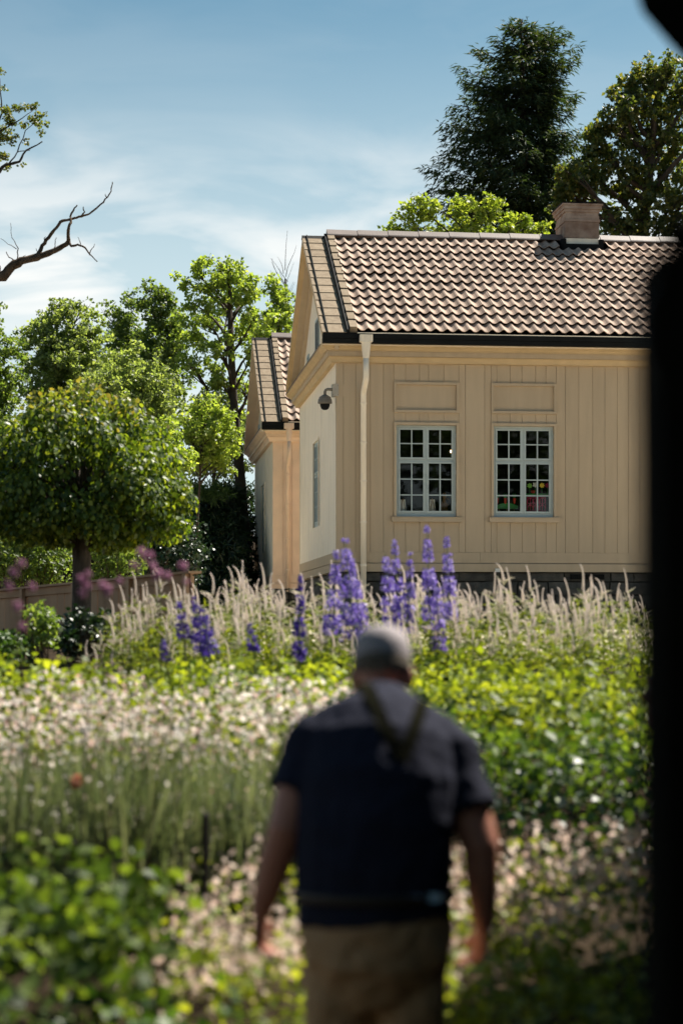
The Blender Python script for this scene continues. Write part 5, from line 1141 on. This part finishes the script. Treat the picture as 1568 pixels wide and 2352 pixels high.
# second person behind the dark post, head in profile to the left
gx = (1514 - 784) * k; ps = {'head': (0, 0, mz(1580)), 'neck': (0, -.08, mz(1580) - .13), 'spine': [(0, -.17, .78), (0, -.17, .9), (0, -.18, 1.02), (0, -.18, 1.12), (0, -.17, 1.22), (0, -.15, 1.30), (0, -.13, 1.35), (0, -.10, 1.385)],
  'srad': [(.10, .09), (.15, .09), (.15, .09), (.14, .09), (.16, .10), (.16, .09), (.11, .08), (.07, .06)], 'hem': 1,
  'armL': [(-.17, -.16, 1.28), (-.2, -.22, 1.04), (-.19, -.16, .80), (-.18, -.14, .70)], 'armR': [(.17, -.16, 1.28), (.2, -.22, 1.04), (.19, -.16, .80), (.18, -.14, .70)],
  'legL': [(-.08, -.17, .86), (-.08, -.16, .47), (-.09, -.18, .09)], 'legR': [(.08, -.17, .86), (.08, -.16, .47), (.09, -.18, .09)], 'sleeveL': .6, 'sleeveR': .6}
person('second person in dark clothes, face in profile just showing beside the post', gx + .055, 5.5, R(90), ps, 'skin_shade', 'navy_cloth', 'navy_cloth', hat=False)

# ------------------------------------------------------------------ dark gate structure at the right edge
D = 2.2; kk = D / F
t = thing('gate_post', 'out of focus black wooden post along the right edge', 'post', ((1513 - 784) * kk, D, 0))
def pz(y): return ZC + (HOR - y) * kk
s = MB(); zt = pz(575); s.add([(.012, 0, -.1), (.20, 0, -.1), (.20, .16, -.1), (.012, .16, -.1), (.0, 0, pz(1000)), (.20, 0, pz(1000)), (.20, .16, pz(1000)), (.0, .16, pz(1000)), (-.002, 0, zt), (.20, 0, zt), (.20, .16, zt), (-.002, .16, zt)],
    [(0, 1, 5, 4), (1, 2, 6, 5), (2, 3, 7, 6), (3, 0, 4, 7), (4, 5, 9, 8), (5, 6, 10, 9), (6, 7, 11, 10), (7, 4, 8, 11), (8, 9, 10, 11), (3, 2, 1, 0)]); s.build('shaft', 'black_wood', t)
s = MB(); s.add([(-.003, .02, pz(880)), (-.016, .02, pz(800)), (-.017, .02, pz(700)), (-.003, .02, pz(640)), (-.003, .06, pz(880)), (-.016, .06, pz(800)), (-.017, .06, pz(700)), (-.003, .06, pz(640))],
    [(0, 1, 2, 3), (7, 6, 5, 4), (0, 4, 5, 1), (1, 5, 6, 2), (2, 6, 7, 3)]); s.build('hinge', 'black_metal', t)
s = MB(); s.lathe([(.0, .05), (.018, .045), (.022, .02), (.012, 0), (.012, -.02), (0, -.02)], (.034, .05, pz(575)), 10); s.build('finial', 'black_wood', t, smooth=True)
t = thing('board_wall', 'dark board wall running away behind the black post', 'wall', (.45, 2.5, 0)); dv = Vector((.98, 6.2, 0)); Lw = dv.length; ux = dv / Lw; nn = Vector((ux.y, -ux.x, 0)); qd = 0
while qd < Lw:
    s = MB(); a, c = ux * (qd + .004), ux * min(qd + .2, Lw); h_ = 2.05 + rnd.uniform(-.01, .01)
    vs = [(*(p_ + nn * o_)[:2], z_) for z_ in (0, h_) for p_ in (a, c) for o_ in (0, .03)]
    s.add(vs, [(0, 2, 3, 1), (4, 5, 7, 6), (0, 4, 6, 2), (1, 3, 7, 5), (0, 1, 5, 4), (2, 6, 7, 3)]); s.build('plank', 'black_wood', t); qd += .205
D2 = 4.3; k2 = D2 / F
def q2(x, y, d=0): return ((x - 784) * (D2 + d) / F, D2 + d, ZC + (HOR - y) * (D2 + d) / F)
t = thing('gate_roof', 'corner of a black timber roof at the upper right', 'roof', q2(1700, 200)); o0 = Vector(t.location)
def rel(p): return tuple(Vector(p) - o0)
s = MB(); a = [rel(q2(1462, -10)), rel(q2(1474, 28)), rel(q2(1640, 220)), rel(q2(1900, 200)), rel(q2(1900, -500)), rel(q2(1500, -500))]; c = [tuple(Vector(v) + Vector((.5, .9, 1.0))) for v in a]
s.add(a + c, [(0, 1, 2, 3, 4, 5), (11, 10, 9, 8, 7, 6)] + [(i, 6 + i, 6 + (i + 1) % 6, (i + 1) % 6) for i in range(6)]); s.build('eave_board', 'black_wood', t)
s = MB(); s.box(.05, .17, .1, .22, -2.95, .02); s.build('roof_post', 'black_wood', t)
